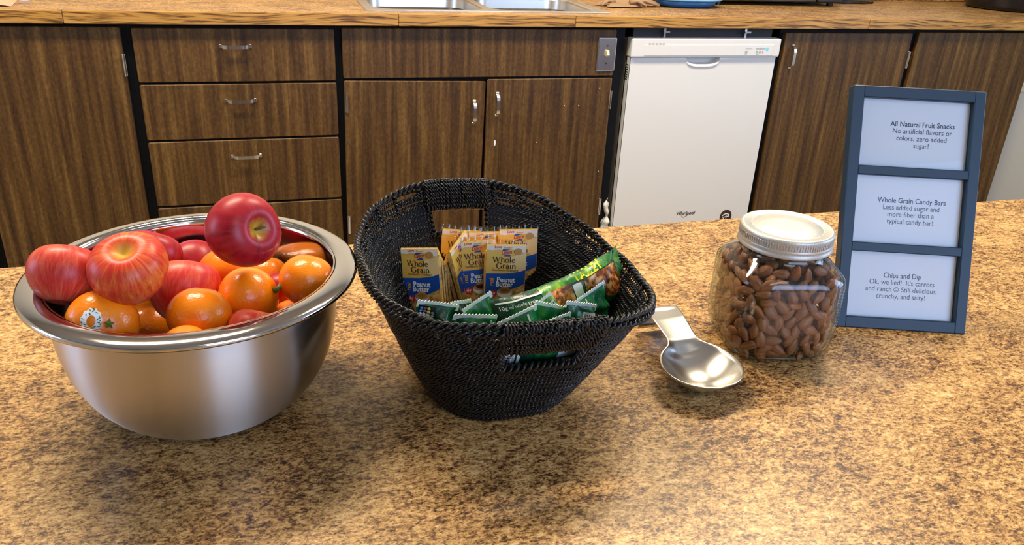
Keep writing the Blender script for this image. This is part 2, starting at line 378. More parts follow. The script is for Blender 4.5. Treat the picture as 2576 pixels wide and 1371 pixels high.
# ------------------------------------------------------------------ the room
X0, X1, Y0, Y1, ZC = -2.6, 3.9, -2.6, 3.30, 2.8
struct('floor', box(X0, X1, Y0, Y1, -.05, 0), 'floor')
struct('ceiling', box(X0, X1, Y0, Y1, ZC, ZC + .05), 'ceil')
struct('wall_back', box(X0, X1, Y1, Y1 + .1, 0, ZC), 'wall')
def wall_with_hole(name, axis, pos, a0, a1, h0, h1, z0, z1, t=.1):
    parts = []
    for (p, q, r, s) in ((a0, h0, 0, ZC), (h1, a1, 0, ZC), (h0, h1, 0, z0), (h0, h1, z1, ZC)):
        parts.append(box(p, q, pos, pos + t, r, s) if axis == 'y' else box(pos, pos + t, p, q, r, s))
    struct(name, join(*parts), 'wall')
def window(name, axis, pos, h0, h1, z0, z1):
    def bx(a, b2, c, d, dep=.05):
        return box(a, b2, pos, pos + dep, c, d) if axis == 'y' else box(pos, pos + dep, a, b2, c, d)
    o = struct(name, join(bx(h0, h1, z0, z0 + .05), bx(h0, h1, z1 - .05, z1), bx(h0, h0 + .05, z0, z1), bx(h1 - .05, h1, z0, z1), bx((h0 + h1) / 2 - .02, (h0 + h1) / 2 + .02, z0, z1)), 'white')
    obj('pane', *(box(h0 + .04, h1 - .04, pos + .02, pos + .024, z0 + .04, z1 - .04) if axis == 'y' else box(pos + .02, pos + .024, h0 + .04, h1 - .04, z0 + .04, z1 - .04)), 'pane', o)
wall_with_hole('wall_front', 'y', Y0 - .1, X0, X1, .3, 2.5, .95, 2.62); window('window_1', 'y', Y0 - .08, .3, 2.5, .95, 2.62)
wall_with_hole('wall_right', 'x', X1, Y0, Y1, -.40, .90, .95, 2.25); window('window_2', 'x', X1 + .03, -.40, .90, .95, 2.25)
wall_with_hole('wall_left', 'x', X0 - .1, Y0, Y1, -.25 + .95, .65 + .95, .95, 2.15); window('window_3', 'x', X0 - .08, .70, 1.60, .95, 2.15)
# short wall that closes the run of cabinets on the right, with a socket plate on its edge
struct('wall_end', box(3.085, X1, 2.70, Y1, 0, FZ - .04), 'wall')
for k, (fx, fy) in enumerate(FIX + [(.6, -1.2)]):
    t = empty('ceiling_light', (fx, fy, ZC), None, ['long ceiling light above the aisle, over the drawers', 'long ceiling light above the aisle, over the dishwasher', 'long ceiling light behind the island'][k], 'ceiling light', 'ceiling lights')
    obj('housing', *join(box(-.6, .6, -.26, -.235, -.05, 0), box(-.6, .6, .235, .26, -.05, 0), box(-.6, -.575, -.235, .235, -.05, 0), box(.575, .6, -.235, .235, -.05, 0)), 'white', t)
    obj('diffuser', *box(-.575, .575, -.235, .235, -.045, -.04), 'diff', t)

# ------------------------------------------------------------------ kitchen island
isl = empty('kitchen_island', (.6, .62, 0), None, 'kitchen island with speckled brown laminate top in the foreground', 'island')
obj('countertop', *box(-1.9, 1.9, -.57, .579, IZ - .04, IZ, .004, 2), 'lam', isl)
obj('base', *box(-1.85, 1.85, -.5, .53, .1, IZ - .04), 'wood', isl)
obj('plinth', *box(-1.8, 1.8, -.45, .48, 0, .1), 'black', isl)

# ------------------------------------------------------------------ far cabinets
YF = 2.636                                   # front of doors
YB = YF + .019                               # face frame
def slab(x0, x1, z0, z1, y=YF, t=.018, r=.006):
    """door or drawer front with rounded corners, front edge softened"""
    pts = []
    for cx, cz, a in ((x1 - r, z1 - r, 0), (x0 + r, z1 - r, 90), (x0 + r, z0 + r, 180), (x1 - r, z0 + r, 270)):
        pts += [(cx + r * math.cos(R_(a + 90 * k / 4)), cz + r * math.sin(R_(a + 90 * k / 4))) for k in range(5)]
    n = len(pts); mx, mz = (x0 + x1) / 2, (z0 + z1) / 2; e = .002
    def sh(p): return (p[0] - math.copysign(e, p[0] - mx), p[1] - math.copysign(e, p[1] - mz))
    V = [(sh(p)[0], y, sh(p)[1]) for p in pts] + [(p[0], y + e, p[1]) for p in pts] + [(p[0], y + t, p[1]) for p in pts]
    F = [tuple(range(n))] + [tuple(2 * n + i for i in range(n))[::-1]]
    for j in range(2):
        for i in range(n):
            k = (i + 1) % n; F.append((j * n + i, (j + 1) * n + i, (j + 1) * n + k, j * n + k))
    return V, F
def pull(x, z, ln, vertical, y=YF):
    """bowed flat bar pull with two feet"""
    V, F = [], []
    n = 14
    for i in range(n + 1):
        s = i / n * 2 - 1; h = .022 * (1 - abs(s) ** 6) + .001; hw = .0055
        for q, d in ((-hw, 0), (hw, 0), (hw, -.0028), (-hw, -.0028)):
            a, b2 = (s * ln / 2, q); V.append((x + (b2 if vertical else a), y - h - d - (0 if abs(s) < 1 else -.001), z + (a if vertical else b2)))
    for i in range(n):
        for k in range(4):
            k2 = (k + 1) % 4; F.append((i * 4 + k, i * 4 + k2, i * 4 + 4 + k2, i * 4 + 4 + k))
    F += [(0, 1, 2, 3), tuple(n * 4 + k for k in (3, 2, 1, 0))]
    f = []
    for s in (-1, 1):
        a = s * ln / 2
        f.append(box(x - .006 if vertical else x + a - .004, x + .006 if vertical else x + a + .004, y - .004, y + .001, z + a - .004 if vertical else z - .006, z + a + .004 if vertical else z + .006, .001))
    return join((V, F), *f)
def hinge(x, z, h=.066): return join(box(x - .0045, x + .0045, YF - .006, YF + .004, z - h / 2, z + h / 2, .001), tube([(x, YF - .007, z - h / 2), (x, YF - .007, z + h / 2)], .0035, 8))
def cabinet(name, x0, x1, label, cat='cabinet'):
    t = empty(name, (0, 0, 0), None, label, cat, 'walnut laminate base cabinets')
    obj('body', *box(x0, x1, YB, Y1 - .01, .1, FZ - .037), 'black', t)
    obj('toe_kick', *box(x0, x1, YB + .06, YB + .08, 0, .1), 'black', t)
    return t
ZB = FZ - .80
c0 = cabinet('base_cabinet', -1.36, -.8565, 'walnut base cabinet at the far left edge behind the bowl')
obj('door', *slab(-1.33, -.873, ZB, FZ - .049), 'wood', c0)
c1 = cabinet('base_cabinet', -.856, -.3955, 'walnut base cabinet with one plain door, left of the drawers')
d = obj('door', *slab(-.842, -.4105, ZB, FZ - .0485), 'wood', c1)
for hz in (-.1575, -.70): obj('hinge', *hinge(-.4105, FZ + hz), 'chrome', d)
c2 = cabinet('drawer_cabinet', -.395, .2195, 'walnut cabinet with four stacked drawers and bar pulls')
for (za, zb, hx, hz) in ((-.051, -.2115, -.0917, -.103), (-.2185, -.392, -.0915, -.270), (-.3985, -.611, -.0905, -.4517), (-.618, -.80, -.09, -.70)):
    d = obj('drawer', *slab(-.380, .2077, FZ + zb, FZ + za), 'wood', c2)
    obj('handle', *pull(hx, FZ + hz, .088, False), 'chrome', d)
c3 = cabinet('sink_cabinet', .220, 1.19, 'walnut sink cabinet with two doors under the steel sink')
obj('false_front', *slab(.2314, 1.1757, FZ - .206, FZ - .047), 'wood', c3)
dl = obj('door', *slab(0, .476, -.588, 0), 'wood', c3); dl.location = (.2325, 0, FZ - .2125); dl.rotation_euler = (0, R_(1.0), 0)
obj('handle', *pull(.438, -.105, .078, True), 'chrome', dl)
for hz in (-.07, -.50):
    h = obj('hinge', *hinge(.006, hz), 'chrome', dl)
dr = obj('door', *slab(.7135, 1.1757, ZB, FZ - .2135), 'wood', c3)
obj('handle', *pull(.7506, FZ - .300, .078, True), 'chrome', dr)
for hz in (-.29, -.70): obj('hinge', *hinge(1.1735, FZ + hz), 'chrome', dr)
f = Flat(YF - .0006); f.disc(.748, FZ - .437, .0035, .011, 12); f.build('paint_chip', 'whitep', dr)
for px, pz in ((1.0, -.31), (1.055, -.31), (.905, -.44), (1.13, -.25), (1.155, -.56)):
    f = Flat(YF - .0006); f.disc(px, FZ + pz, .0022, .0022, 8); f.build('paint_speck', 'goldlt', dr)
obj('filler', *box(1.19, 1.215, YB, YB + .02, .1, FZ - .037), 'black', c3)
c4 = cabinet('base_cabinet', 1.846, 3.078, 'wide dark walnut base cabinet right of the dishwasher')
d = obj('door', *slab(1.860, 2.437, ZB, FZ - .0545), 'wood', c4)
obj('handle', *pull(1.899, FZ - .141, .085, True), 'chrome', d)
for hz in (-.155, -.70): obj('hinge', *hinge(2.437, FZ + hz), 'chrome', d)
d = obj('door', *slab(2.4675, 3.074, ZB, FZ - .0505), 'wood', c4)
# switch plate on the false front
t = empty('light_switch', (1.1425, YF, FZ - .131), None, 'steel switch plate with ivory toggle on the sink cabinet', 'switch')
obj('plate', *box(-.035, .035, -.006, 0, -.0575, .0575, .004, 2), 'plate', t)
obj('toggle', *xf(box(-.005, .005, -.018, 0, -.010, .010, .002), Matrix.Rotation(R_(-22), 4, 'X') @ Matrix.Translation((0, -.003, 0))), 'ivory', t)
for z in (-.030, .030): obj('screw', *xf(lathe([(.0035, 0), (.003, .0015), (0.0005, .002)], 12), Matrix.Translation((0, -.006, z)) @ Matrix.Rotation(R_(90), 4, 'X')), 'grey', t)

# far countertop: laminate with a sink cut-out, oak nosing, backsplash
SX0, SX1, SY0, SY1 = .318, 1.165, 2.690, 3.17
wt = empty('far_countertop', (0, 0, 0), None, 'long laminate countertop with oak edge along the back wall', 'countertop')
YE = 2.611
hx0, hx1, hy0, hy1 = SX0 + .02, SX1 - .02, SY0 + .02, SY1 - .02
obj('laminate_top', *join(box(X0, hx0, YE + .018, Y1 - .002, FZ - .036, FZ), box(hx1, X1, YE + .018, Y1 - .002, FZ - .036, FZ), box(hx0, hx1, YE + .018, hy0, FZ - .036, FZ), box(hx0, hx1, hy1, Y1 - .002, FZ - .036, FZ)), 'lam', wt)
obj('backsplash', *box(X0, X1, Y1 - .022, Y1 - .001, FZ, FZ + .11, .003), 'lam', wt)
def nos(x0, x1): return box(x0, x1, YE, YE + .018, FZ - .0372, FZ + .0008, .0025, 2)
for a, b2 in ((X0, -.55), (-.549, .4085), (.409, 1.0095), (1.010, 2.2), (2.201, X1)): obj('oak_nosing', *nos(a, b2), 'oak', wt)

# sink
sk = empty('kitchen_sink', ((SX0 + SX1) / 2, (SY0 + SY1) / 2, FZ), None, 'stainless steel double bowl sink set in the far countertop', 'sink')
def basin(cx, cy, hx, hy, dep):
    def rr(hx_, hy_, z, r, n=10):
        o_ = []
        for sx, sy, a in ((1, 1, 0), (-1, 1, 90), (-1, -1, 180), (1, -1, 270)):
            o_ += [(cx + sx * (hx_ - r) + r * math.cos(R_(a + 90 * k / n)), cy + sy * (hy_ - r) + r * math.sin(R_(a + 90 * k / n)), z) for k in range(n + 1)]
        return o_
    rings = [rr(hx + .006, hy + .006, .0022, .075), rr(hx + .002, hy + .002, .0005, .072), rr(hx, hy, -.006, .07), rr(hx - .01, hy - .01, -dep + .03, .065), rr(hx - .02, hy - .02, -dep + .008, .06), rr(hx - .045, hy - .045, -dep, .05)]
    n = len(rings[0]); V = sum(rings, []); F = []
    for j in range(len(rings) - 1):
        for i in range(n): F.append((j * n + i, (j + 1) * n + i, (j + 1) * n + (i + 1) % n, j * n + (i + 1) % n))
    F.append(tuple((len(rings) - 1) * n + i for i in range(n))[::-1])
    return V, F, rings[0]
W2, D2 = (SX1 - SX0) / 2, (SY1 - SY0) / 2
bas = [basin(s * .203, -.012, .188, .190, .17) for s in (-1, 1)]
# deck with two openings: triangulated between outer rectangle and the two basin outlines
bm = bmesh.new()
def loop(pts):
    vs = [bm.verts.new(p) for p in pts]; return [bm.edges.new((vs[i], vs[(i + 1) % len(vs)])) for i in range(len(vs))]
ed = loop([(-W2, -D2, .0022), (W2, -D2, .0022), (W2, D2, .0022), (-W2, D2, .0022)])
for bb in bas: ed += loop(bb[2])
bmesh.ops.triangle_fill(bm, use_beauty=True, use_dissolve=False, edges=ed)
bm.verts.index_update(); dv, df = [v.co[:] for v in bm.verts], [[v.index for v in q.verts] for q in bm.faces]; bm.free()
lip = join(box(-W2, W2, -D2 - .003, -D2 + .003, -.0005, .0028, .001), box(-W2, W2, D2 - .003, D2 + .003, -.0005, .0028, .001), box(-W2 - .003, -W2 + .003, -D2, D2, -.0005, .0028, .001), box(W2 - .003, W2 + .003, -D2, D2, -.0005, .0028, .001))
obj('deck', *join((dv, df), lip), 'sinksteel', sk)
for bb in bas:
    o = obj('basin', bb[0], bb[1], 'sinksteel', sk, True)
# dishwasher
DX0, DX1, DZT = 1.2325, 1.8388, FZ - .0744
dw = empty('dishwasher', ((DX0 + DX1) / 2, YF, 0), None, 'white built-in dishwasher between two walnut cabinets', 'dishwasher')
hw = (DX1 - DX0) / 2; ZP = FZ - .1425
obj('tub', *box(-hw + .004, hw - .004, .035, .60, .1, FZ - .085), 'whiteside', dw)
cp = obj('control_panel', *box(-hw, hw, -.012, .036, ZP + .001, DZT, .006, 3), 'white', dw)
obj('panel_inset', *box(-hw + .05, hw - .03, -.0135, -.011, ZP + .008, DZT - .022, .001), 'white', cp)
f = Flat(-.0145)
for k in range(5): f.poly([(-hw + .062 + k * .0135, DZT - .0205), (-hw + .073 + k * .0135, DZT - .0205), (-hw + .0715 + k * .0135, DZT - .0175), (-hw + .0635 + k * .0135, DZT - .0175)])
f.build('vent_slot', 'black', cp)
f = Flat(-.0142)
for k in range(5): f.rect(hw - .150 + k * .006, hw - .146 + k * .006, DZT - .036, DZT - .034)
for k in range(6): f.rect(hw - .105 + k * .007, hw - .100 + k * .007, DZT - .0375, DZT - .033)
for x, wd in ((-.150, .010), (-.105, .008), (-.092, .008), (-.078, .005)): f.rect(hw + x, hw + x + wd, DZT - .051, DZT - .043)
for x, wd in ((-.150, .008), (-.103, .012)): f.rect(hw + x, hw + x + wd, DZT - .056, DZT - .0545)
f.build('button_print', 'steelgrey', cp)
obj('indicator_light', *xf(lathe([(.0060, 0), (.0052, .0010), (.0003, .0013)], 16), Matrix.Translation((hw - .058, -.0138, DZT - .036)) @ Matrix.Rotation(R_(90), 4, 'X')), 'led', cp)
# door with a scooped grip under the panel
DZ0, DZ1 = .12, ZP - .001
def doorfn(u, v):
    x = -hw + .004 + u * (2 * hw - .008); z = DZ1 - v * (DZ1 - DZ0)
    zr = DZ1 - z; e = ((x + .008) / .068); 
    lim = .024 * math.sqrt(max(0, 1 - abs(e) ** 3)) if abs(e) < 1 else 0
    y = 0.0
    if abs(e) < 1 and zr < lim: y = .034 * min(1, (lim - zr) / .006) ** .5
    elif abs(e) < 1.25:
        q = (zr - lim) / .016
        if 0 <= q < 1: y = -.0045 * math.sin(math.pi * q) ** 2 * max(0, 1 - max(0, abs(e) - .8) / .45)
    return (x, y, z)
us = sorted(set([0, 1] + [i / 10 for i in range(11)] + [.36 + i * .25 / 56 for i in range(57)])); vs_ = sorted(set([0] + [i * .085 / 50 for i in range(51)] + [.12, .2, .4, .6, .8, 1]))
V = [doorfn(u, v) for v in vs_ for u in us]; nu = len(us)
F = [(j * nu + i, (j + 1) * nu + i, (j + 1) * nu + i + 1, j * nu + i + 1) for j in range(len(vs_) - 1) for i in range(nu - 1)]
dd = obj('door', *join((V, F), box(-hw + .004, -hw + .006, 0, .034, DZ0, DZ1), box(hw - .006, hw - .004, 0, .034, DZ0, DZ1), box(-hw + .004, hw - .004, .026, .034, DZ0, DZ1)), 'white', dw, True)
dd.data.polygons.foreach_set('use_smooth', np.ones(len(dd.data.polygons), bool)); dd.modifiers.new('es', 'EDGE_SPLIT').split_angle = R_(50)
V, F = [], []
obj('side_vent', *join(*[box(-hw + .0025, -hw + .0045, .009, .024, ZP - .03 - k * .0085, ZP - .026 - k * .0085) for k in range(7)]), 'grey', dd)
f = Flat(-.0008); f.text('Whirlpool', .012, FZ - .759, .021, .018, .25, .95); f.ribbon([(-.004, FZ - .762), (.006, FZ - .770), (.022, FZ - .762)], .0014); f.build('brand_lettering', 'brownink', dd)
f = Flat(-.0008); f.disc(.199, FZ - .778, .027, .029, 28); f.build('round_sticker', 'brownink', dd)
f = Flat(-.0012); f.ribbon(_arc(.199, FZ - .778, .016, .012, 20, 165), .004); f.ribbon([(.184, FZ - .781), (.214, FZ - .776)], .004); f.ribbon([(.190, FZ - .792), (.188, FZ - .778)], .004); f.ribbon([(.201, FZ - .79), (.200, FZ - .772)], .003); f.build('sticker_mark', 'whitep', dd)
obj('toe_panel', *box(-hw + .01, hw - .01, .06, .07, 0, .12), 'black', dw)
for x in (-.165, .165):
    obj('bracket', *join(box(x - .012, x + .012, .004, .03, FZ - .058, FZ - .052), box(x - .004, x + .004, .02, .03, FZ - .08, FZ - .04)), 'plate', dw)
obj('support_rail', *box(-hw + .02, hw - .02, .03, .045, FZ - .078, FZ - .04), 'grey', dw)
# insulation pushing out at the lower left of the dishwasher
def puff(u, v):
    a = u * 2 * math.pi; z = .07 + v * .17
    r = (.019 - .013 * v + .004 * math.sin(17 * v + 1) + .003 * math.sin(31 * v)) * (1 + .28 * math.sin(2 * a + 8 * v) + .16 * math.sin(5 * a - 13 * v)) * min(1, v * 9 + .2) * (1 if v < .97 else .2)
    return (-hw - .021 + .004 * math.sin(13 * v) + max(.002, r) * math.cos(a) * .9, .018 + r * math.sin(a) * .8, z)
obj('insulation', *grid(puff, 20, 34, True), 'foam', dw, True)

# things on the far countertop
t = empty('plastic_tub', (1.585, 2.965, FZ), None, 'blue plastic tub with pale rim beside the sink', 'tub')
def ovl(rx, ry, z, n=40): return [(rx * math.cos(2 * math.pi * i / n) * (1 + .10 * abs(math.sin(4 * math.pi * i / n))), ry * math.sin(2 * math.pi * i / n) * (1 + .10 * abs(math.sin(4 * math.pi * i / n))), z) for i in range(n)]
rings = [ovl(.10, .08, 0), ovl(.115, .095, .004), ovl(.135, .115, .026), ovl(.131, .111, .026), ovl(.11, .09, .008)]
V = sum(rings, []); F = [(j * 40 + i, j * 40 + (i + 1) % 40, (j + 1) * 40 + (i + 1) % 40, (j + 1) * 40 + i) for j in range(4) for i in range(40)] + [tuple(range(40))[::-1], tuple(160 + i for i in range(40))]
obj('tub_body', V, F, 'bluetub2', t, True)
rings = [ovl(.128, .108, .027), ovl(.148, .127, .028), ovl(.152, .131, .034), ovl(.146, .125, .037), ovl(.12, .10, .034)]
V = sum(rings, []); F = [(j * 40 + i, j * 40 + (i + 1) % 40, (j + 1) * 40 + (i + 1) % 40, (j + 1) * 40 + i) for j in range(4) for i in range(40)] + [tuple(range(40))[::-1], tuple(160 + i for i in range(40))]
obj('rim', V, F, 'bluetub', t, True)
t = empty('rubber_glove', (1.31, 2.90, FZ), None, 'crumpled tan rubber glove lying by the blue tub', 'glove')
rg = random.Random(5)
def crumple(u, v):
    a = 2 * math.pi * u; r = .085 * (1 + .28 * math.sin(3 * a + 1) + .15 * math.sin(5 * a))
    rr = r * v; x, y = rr * math.cos(a) * 1.25, rr * math.sin(a) * .55
    z = .004 + .024 * (1 - v ** 2) * (1 + .5 * math.sin(55 * x + 20 * y) + .35 * math.sin(80 * y - 30 * x))
    return (x, y, max(.002, z))
o = obj('palm', *grid(crumple, 40, 14, True), 'tan', t, True)
for k, (x0, y0, x1, y1) in enumerate(((.02, -.02, .13, -.035), (.03, 0, .15, .0), (-.05, -.02, -.11, -.045), (.01, -.03, .07, -.055))):
    obj('finger', *tube([(x0, y0, .018), ((x0 + x1) / 2, (y0 + y1) / 2 + .008, .024), (x1, y1, .008)], [.013, .012, .007], 8, flat=.7), 'tan', t, True)
t = empty('microwave', (2.055, 3.00, FZ), None, 'black microwave oven standing on the far countertop', 'microwave')
obj('case', *box(-.305, .305, 0, .26, .014, .30, .006, 2), 'blackgloss', t)
obj('front_door', *box(-.30, .17, -.014, 0, .018, .296, .004), 'olive', t)
obj('control_panel', *box(.175, .30, -.014, 0, .018, .296, .004), 'blackgloss', t)
for x in (-.27, .27):
    for y in (.03, .22): obj('foot', *xf(lathe([(.014, 0), (.014, .015)], 12, True, True), Matrix.Translation((x, y, 0))), 'blackgloss', t)
o = obj('power_cord', *tube([(2.36, 3.17, FZ + .005), (2.45, 3.12, FZ + .005), (2.56, 3.115, FZ + .005), (2.635, 3.14, FZ + .005), (2.63, 3.17, FZ + .005), (2.52, 3.19, FZ + .005), (2.42, 3.22, FZ + .02), (2.37, 3.262, FZ + .06)], .005, 8), 'blackgloss', None, True)
tag(o, 'loop of black power cord beside the microwave', 'cord')
t = empty('slow_cooker', (3.275, 3.02, FZ), None, 'round black cooker at the right end of the far countertop', 'cooker')
obj('housing', *lathe([(.13, 0), (.165, .004), (.178, .02), (.182, .12), (.176, .17), (.165, .178)], 48, True), 'blackgloss', t, True)
obj('lid', *lathe([(.170, .176), (.168, .185), (.12, .205), (.05, .215), (.003, .217)], 40), 'olive', t, True)
obj('lid_knob', *lathe([(.012, .215), (.012, .225), (.024, .232), (.022, .242), (.002, .245)], 20), 'blackgloss', t, True)
t = empty('paper_packet', (-.80, 2.80, FZ), None, 'pink and cream paper packet at the far left of the countertop', 'packet')
def pk(u, v): return (-.13 + .24 * u - .03 * v, -.125 + .26 * v, .003 + .02 * math.sin(math.pi * u) * math.sin(math.pi * v) + .002 * math.sin(30 * u))
obj('sheet', *grid(pk, 16, 14), 'pinkp', t, True)
obj('label', *box(-.10, .05, -.02, .09, .018, .022, .001), 'cream', t)
t = empty('bottle_cap', (-.690, 2.825, FZ), None, 'small dark red and white cap lying near the pink packet', 'cap')
obj('cap_top', *lathe([(.016, .008), (.018, .010), (.018, .024), (.013, .028), (.001, .028)], 20, True), 'maroon', t, True)
obj('cap_ring', *lathe([(.017, 0), (.019, .001), (.019, .008), (.016, .009)], 20, True), 'whitep', t, True)
t = empty('socket_plate', (3.10, 2.70, .665), None, 'ivory socket plate on the pale wall beyond the cabinets', 'socket')
obj('plate', *box(0.0, .075, -.006, 0, -.06, .06, .003), 'ivory', t)
for z in (-.02, .02): obj('outlet', *box(.02, .055, -.008, -.004, z - .013, z + .013, .004, 2), 'whiteside', t)

# ------------------------------------------------------------------ steel bowl with fruit
BX, BY = -.0874, .7972
bw = empty('mixing_bowl', (BX, BY, IZ), None, 'large brushed steel bowl full of apples and oranges', 'bowl')
def wallr(z):
    rt_, rb, h = .1401, .0712, .1542
    u = min(1, max(0, 1 - z / h)); return rb + (rt_ - rb) * max(0, 1 - u ** 3.03) ** (1 / 1.56)
zs = [0.0015, .003, .006, .010, .016, .024, .034, .046, .06, .076, .094, .112, .130, .146, .1535]
outer = [(.03, .0012), (.060, .0004)] + [(wallr(z), z) for z in zs]
ro = obj('outer_wall', *lathe(outer, 96, True), 'bowlout', bw, True)
inner = [(.001, .004), (.06, .004)] + [(wallr(z) - .0022, z + .003) for z in zs[2:]] + [(.1396, .1565)]
obj('inner_wall', *lathe(inner, 96), 'bowlin', bw, True)
lipp = [(.1388, .1530), (.1398, .1562), (.1420, .1580), (.1460, .1586), (.1540, .1576), (.1595, .1562), (.1618, .1548), (.1628, .1526), (.1622, .1506), (.1604, .1500), (.1580, .1520), (.149, .1540), (.1430, .1540), (.1401, .1525)]
obj('rolled_rim', *lathe(lipp, 96), 'bowlin', bw, True)

def apple_mesh(seed, r):
    rg = random.Random(seed); ph = [rg.uniform(0, 6.28) for _ in range(4)]; n, mN = 44, 30
    lean = rg.uniform(-.06, .06)
    V, F = [], []
    for j in range(mN + 1):
        a = math.pi * j / mN                       # 0 = stem end
        rad = math.sin(a) * (1 + .10 * math.cos(a) - .03 * math.cos(2 * a)) ; z = math.cos(a) * 1.03 + .05
        z -= .22 * math.exp(-(a / .62) ** 2) + .24 * math.exp(-(a / .24) ** 2); z += .22 * math.exp(-((math.pi - a) / .30) ** 2)
        for i in range(n):
            t = 2 * math.pi * i / n
            k = 1 + .022 * math.sin(2 * t + ph[0]) + .014 * math.sin(3 * t + ph[1]) + .02 * math.cos(5 * t + ph[2]) * max(0, -math.cos(a)) ** 2
            V.append((r * rad * k * math.cos(t), r * rad * k * math.sin(t), r * (z + lean * rad * math.cos(t))))
    for j in range(mN):
        for i in range(n):
            k = (i + 1) % n; F.append((j * n + i, (j + 1) * n + i, (j + 1) * n + k, j * n + k))
    return V, F
def look(dirv):
    return Vector(dirv).to_track_quat('Z', 'Y').to_euler()
def apple(pos, r, axis, mat, label, seed, stem=True):
    t = empty('apple', (pos[0], pos[1], pos[2] + IZ), look(axis), label, 'apple', 'apples in the steel bowl')
    obj('flesh', *apple_mesh(seed, r), mat, t, True)
    if stem: obj('stem', *tube([(0, 0, r * .52), (r * .03, 0, r * .72), (r * .12, r * .05, r * .93)], [r * .045, r * .04, r * .06], 7), 'stem', t, True)
    obj('calyx', *lathe([(r * .10, -r * .70), (r * .06, -r * .74), (r * .02, -r * .70)], 8), 'stem', t, True)
def orange(pos, r, axis, label, seed, flat=.88, star=True, stick=None):
    t = empty('orange', (pos[0], pos[1], pos[2] + IZ), look(axis), label, 'orange', 'oranges in the steel bowl')
    rg = random.Random(seed); p0, p1 = rg.uniform(0, 6), rg.uniform(0, 6)
    def fn(u, v):
        a = math.pi * v; b2 = 2 * math.pi * u
        k = 1 + .012 * math.sin(3 * b2 + p0) * math.sin(a) + .010 * math.sin(2 * b2 + p1) + (.018 * math.cos(9 * b2) * math.exp(-(a / .5) ** 2))
        return (r * k * math.sin(a) * math.cos(b2), r * k * math.sin(a) * math.sin(b2), r * flat * (math.cos(a) - .07 * math.exp(-(a / .22) ** 2)))
    pe = obj('peel', *grid(fn, 40, 24, True), 'orange', t, True)
    if star:
        V, F = [(0, 0, r * (flat - .02) + .0022)], []
        for i in range(10):
            rad = .0048 if i % 2 == 0 else .0018; V.append((rad * math.cos(i * .628), rad * math.sin(i * .628), r * (flat - .035) + .0012))
        F = [(0, 1 + i, 1 + (i + 1) % 10) for i in range(10)]
        solid(obj('calyx', V, F, 'calyx', t), .0012)
    return t
FR = dict(A1=((-.2001, .7671, .1711), .0309), A2=((-.1399, .7447, .1812), .0343), A3=((-.1399, .8734, .1392), .0302), A4=((-.1011, .9067, .1099), .0287),
 A5=((-.0381, .7682, .2050), .0353), A6=((-.1017, .8024, .1269), .0348), A7=((-.0326, .7150, .1170), .0264), A8=((-.0040, .8367, .0987), .0247), O1=((-.0624, .8546, .1223), .0306),
 O2=((-.0206, .8856, .0972), .0272), O3=((.0220, .7820, .1387), .0298), O4=((-.0381, .7805, .1251), .0323), O5=((-.0829, .7372, .1305), .0303), O6=((-.1662, .7236, .1381), .0318),
 O7=((-.1538, .8678, .0564), .0289), O8=((-.0927, .6855, .1252), .0227), O9=((.0034, .7897, .0883), .0242), A9=((-.1890, .7560, .1120), .0190))
apple(*FR['A1'], (.15, .62, .77), 'ap_striped', 'pinkish striped apple at the left rim of the bowl', 1, False)
apple(*FR['A2'], (-.02, -.42, .9), 'ap_orange', 'orange-red apple with yellow stem hollow facing up', 2, False)
apple(*FR['A3'], (.3, .5, .8), 'ap_red', 'deep red apple half hidden behind the orange-red apple', 3)
apple(*FR['A4'], (-.3, .9, .1), 'ap_red', 'small red apple low at the back wall of the bowl', 4)
apple(*FR['A5'], (.60, -.72, .30), 'ap_red', 'glossy dark red apple on top of the pile, stem toward the right', 5)
apple(*FR['A6'], (.2, .6, .75), 'ap_striped', 'pale pink mottled apple in the middle of the pile', 6, False)
apple(*FR['A7'], (.3, .4, .85), 'ap_striped', 'streaked red apple peeking over the front right rim', 7, False)
apple(*FR['A8'], (.3, .5, .8), 'ap_red', 'dark red apple wedged between the two right oranges', 8, False)
apple(*FR['A9'], (.3, .5, .8), 'ap_striped', 'red apple sliver low at the left inside of the bowl', 9, False)
orange(*FR['O1'], (-.1, .3, .9), 'orange lying under the dark red top apple', 11, .90, False)
orange(*FR['O2'], (.2, .3, .9), 'small shaded orange behind the right-hand oranges', 12, .92, False)
orange(*FR['O3'], (.3, .3, .85), 'orange nearest the right rim of the bowl', 13, .92, False)
o4 = orange(*FR['O4'], (.88, -.25, .30), 'orange with a dry stem stub on its right side', 14, .92, False)
obj('stem', *tube([(0, 0, .0285), (.001, .001, .033), (.0035, .002, .036)], [.0035, .0026, .0036], 7), 'calyx', o4, True)
orange(*FR['O5'], (.2, .4, .9), 'orange in the front centre of the bowl', 15, .94, False)
o6 = orange(*FR['O6'], (.40, -.84, .42), 'orange with a white flowery sticker and green star stem end', 16, .86)
orange(*FR['O7'], (0, 0, 1), 'shaded orange deep between the pink apple and stickered orange', 17, .92, False)
orange(*FR['O8'], (0, 0, 1), 'orange sliver just showing over the front rim', 18, .92, False)
orange(*FR['O9'], (0, 0, 1), 'orange sliver below the orange at the right rim', 19, .92, False)
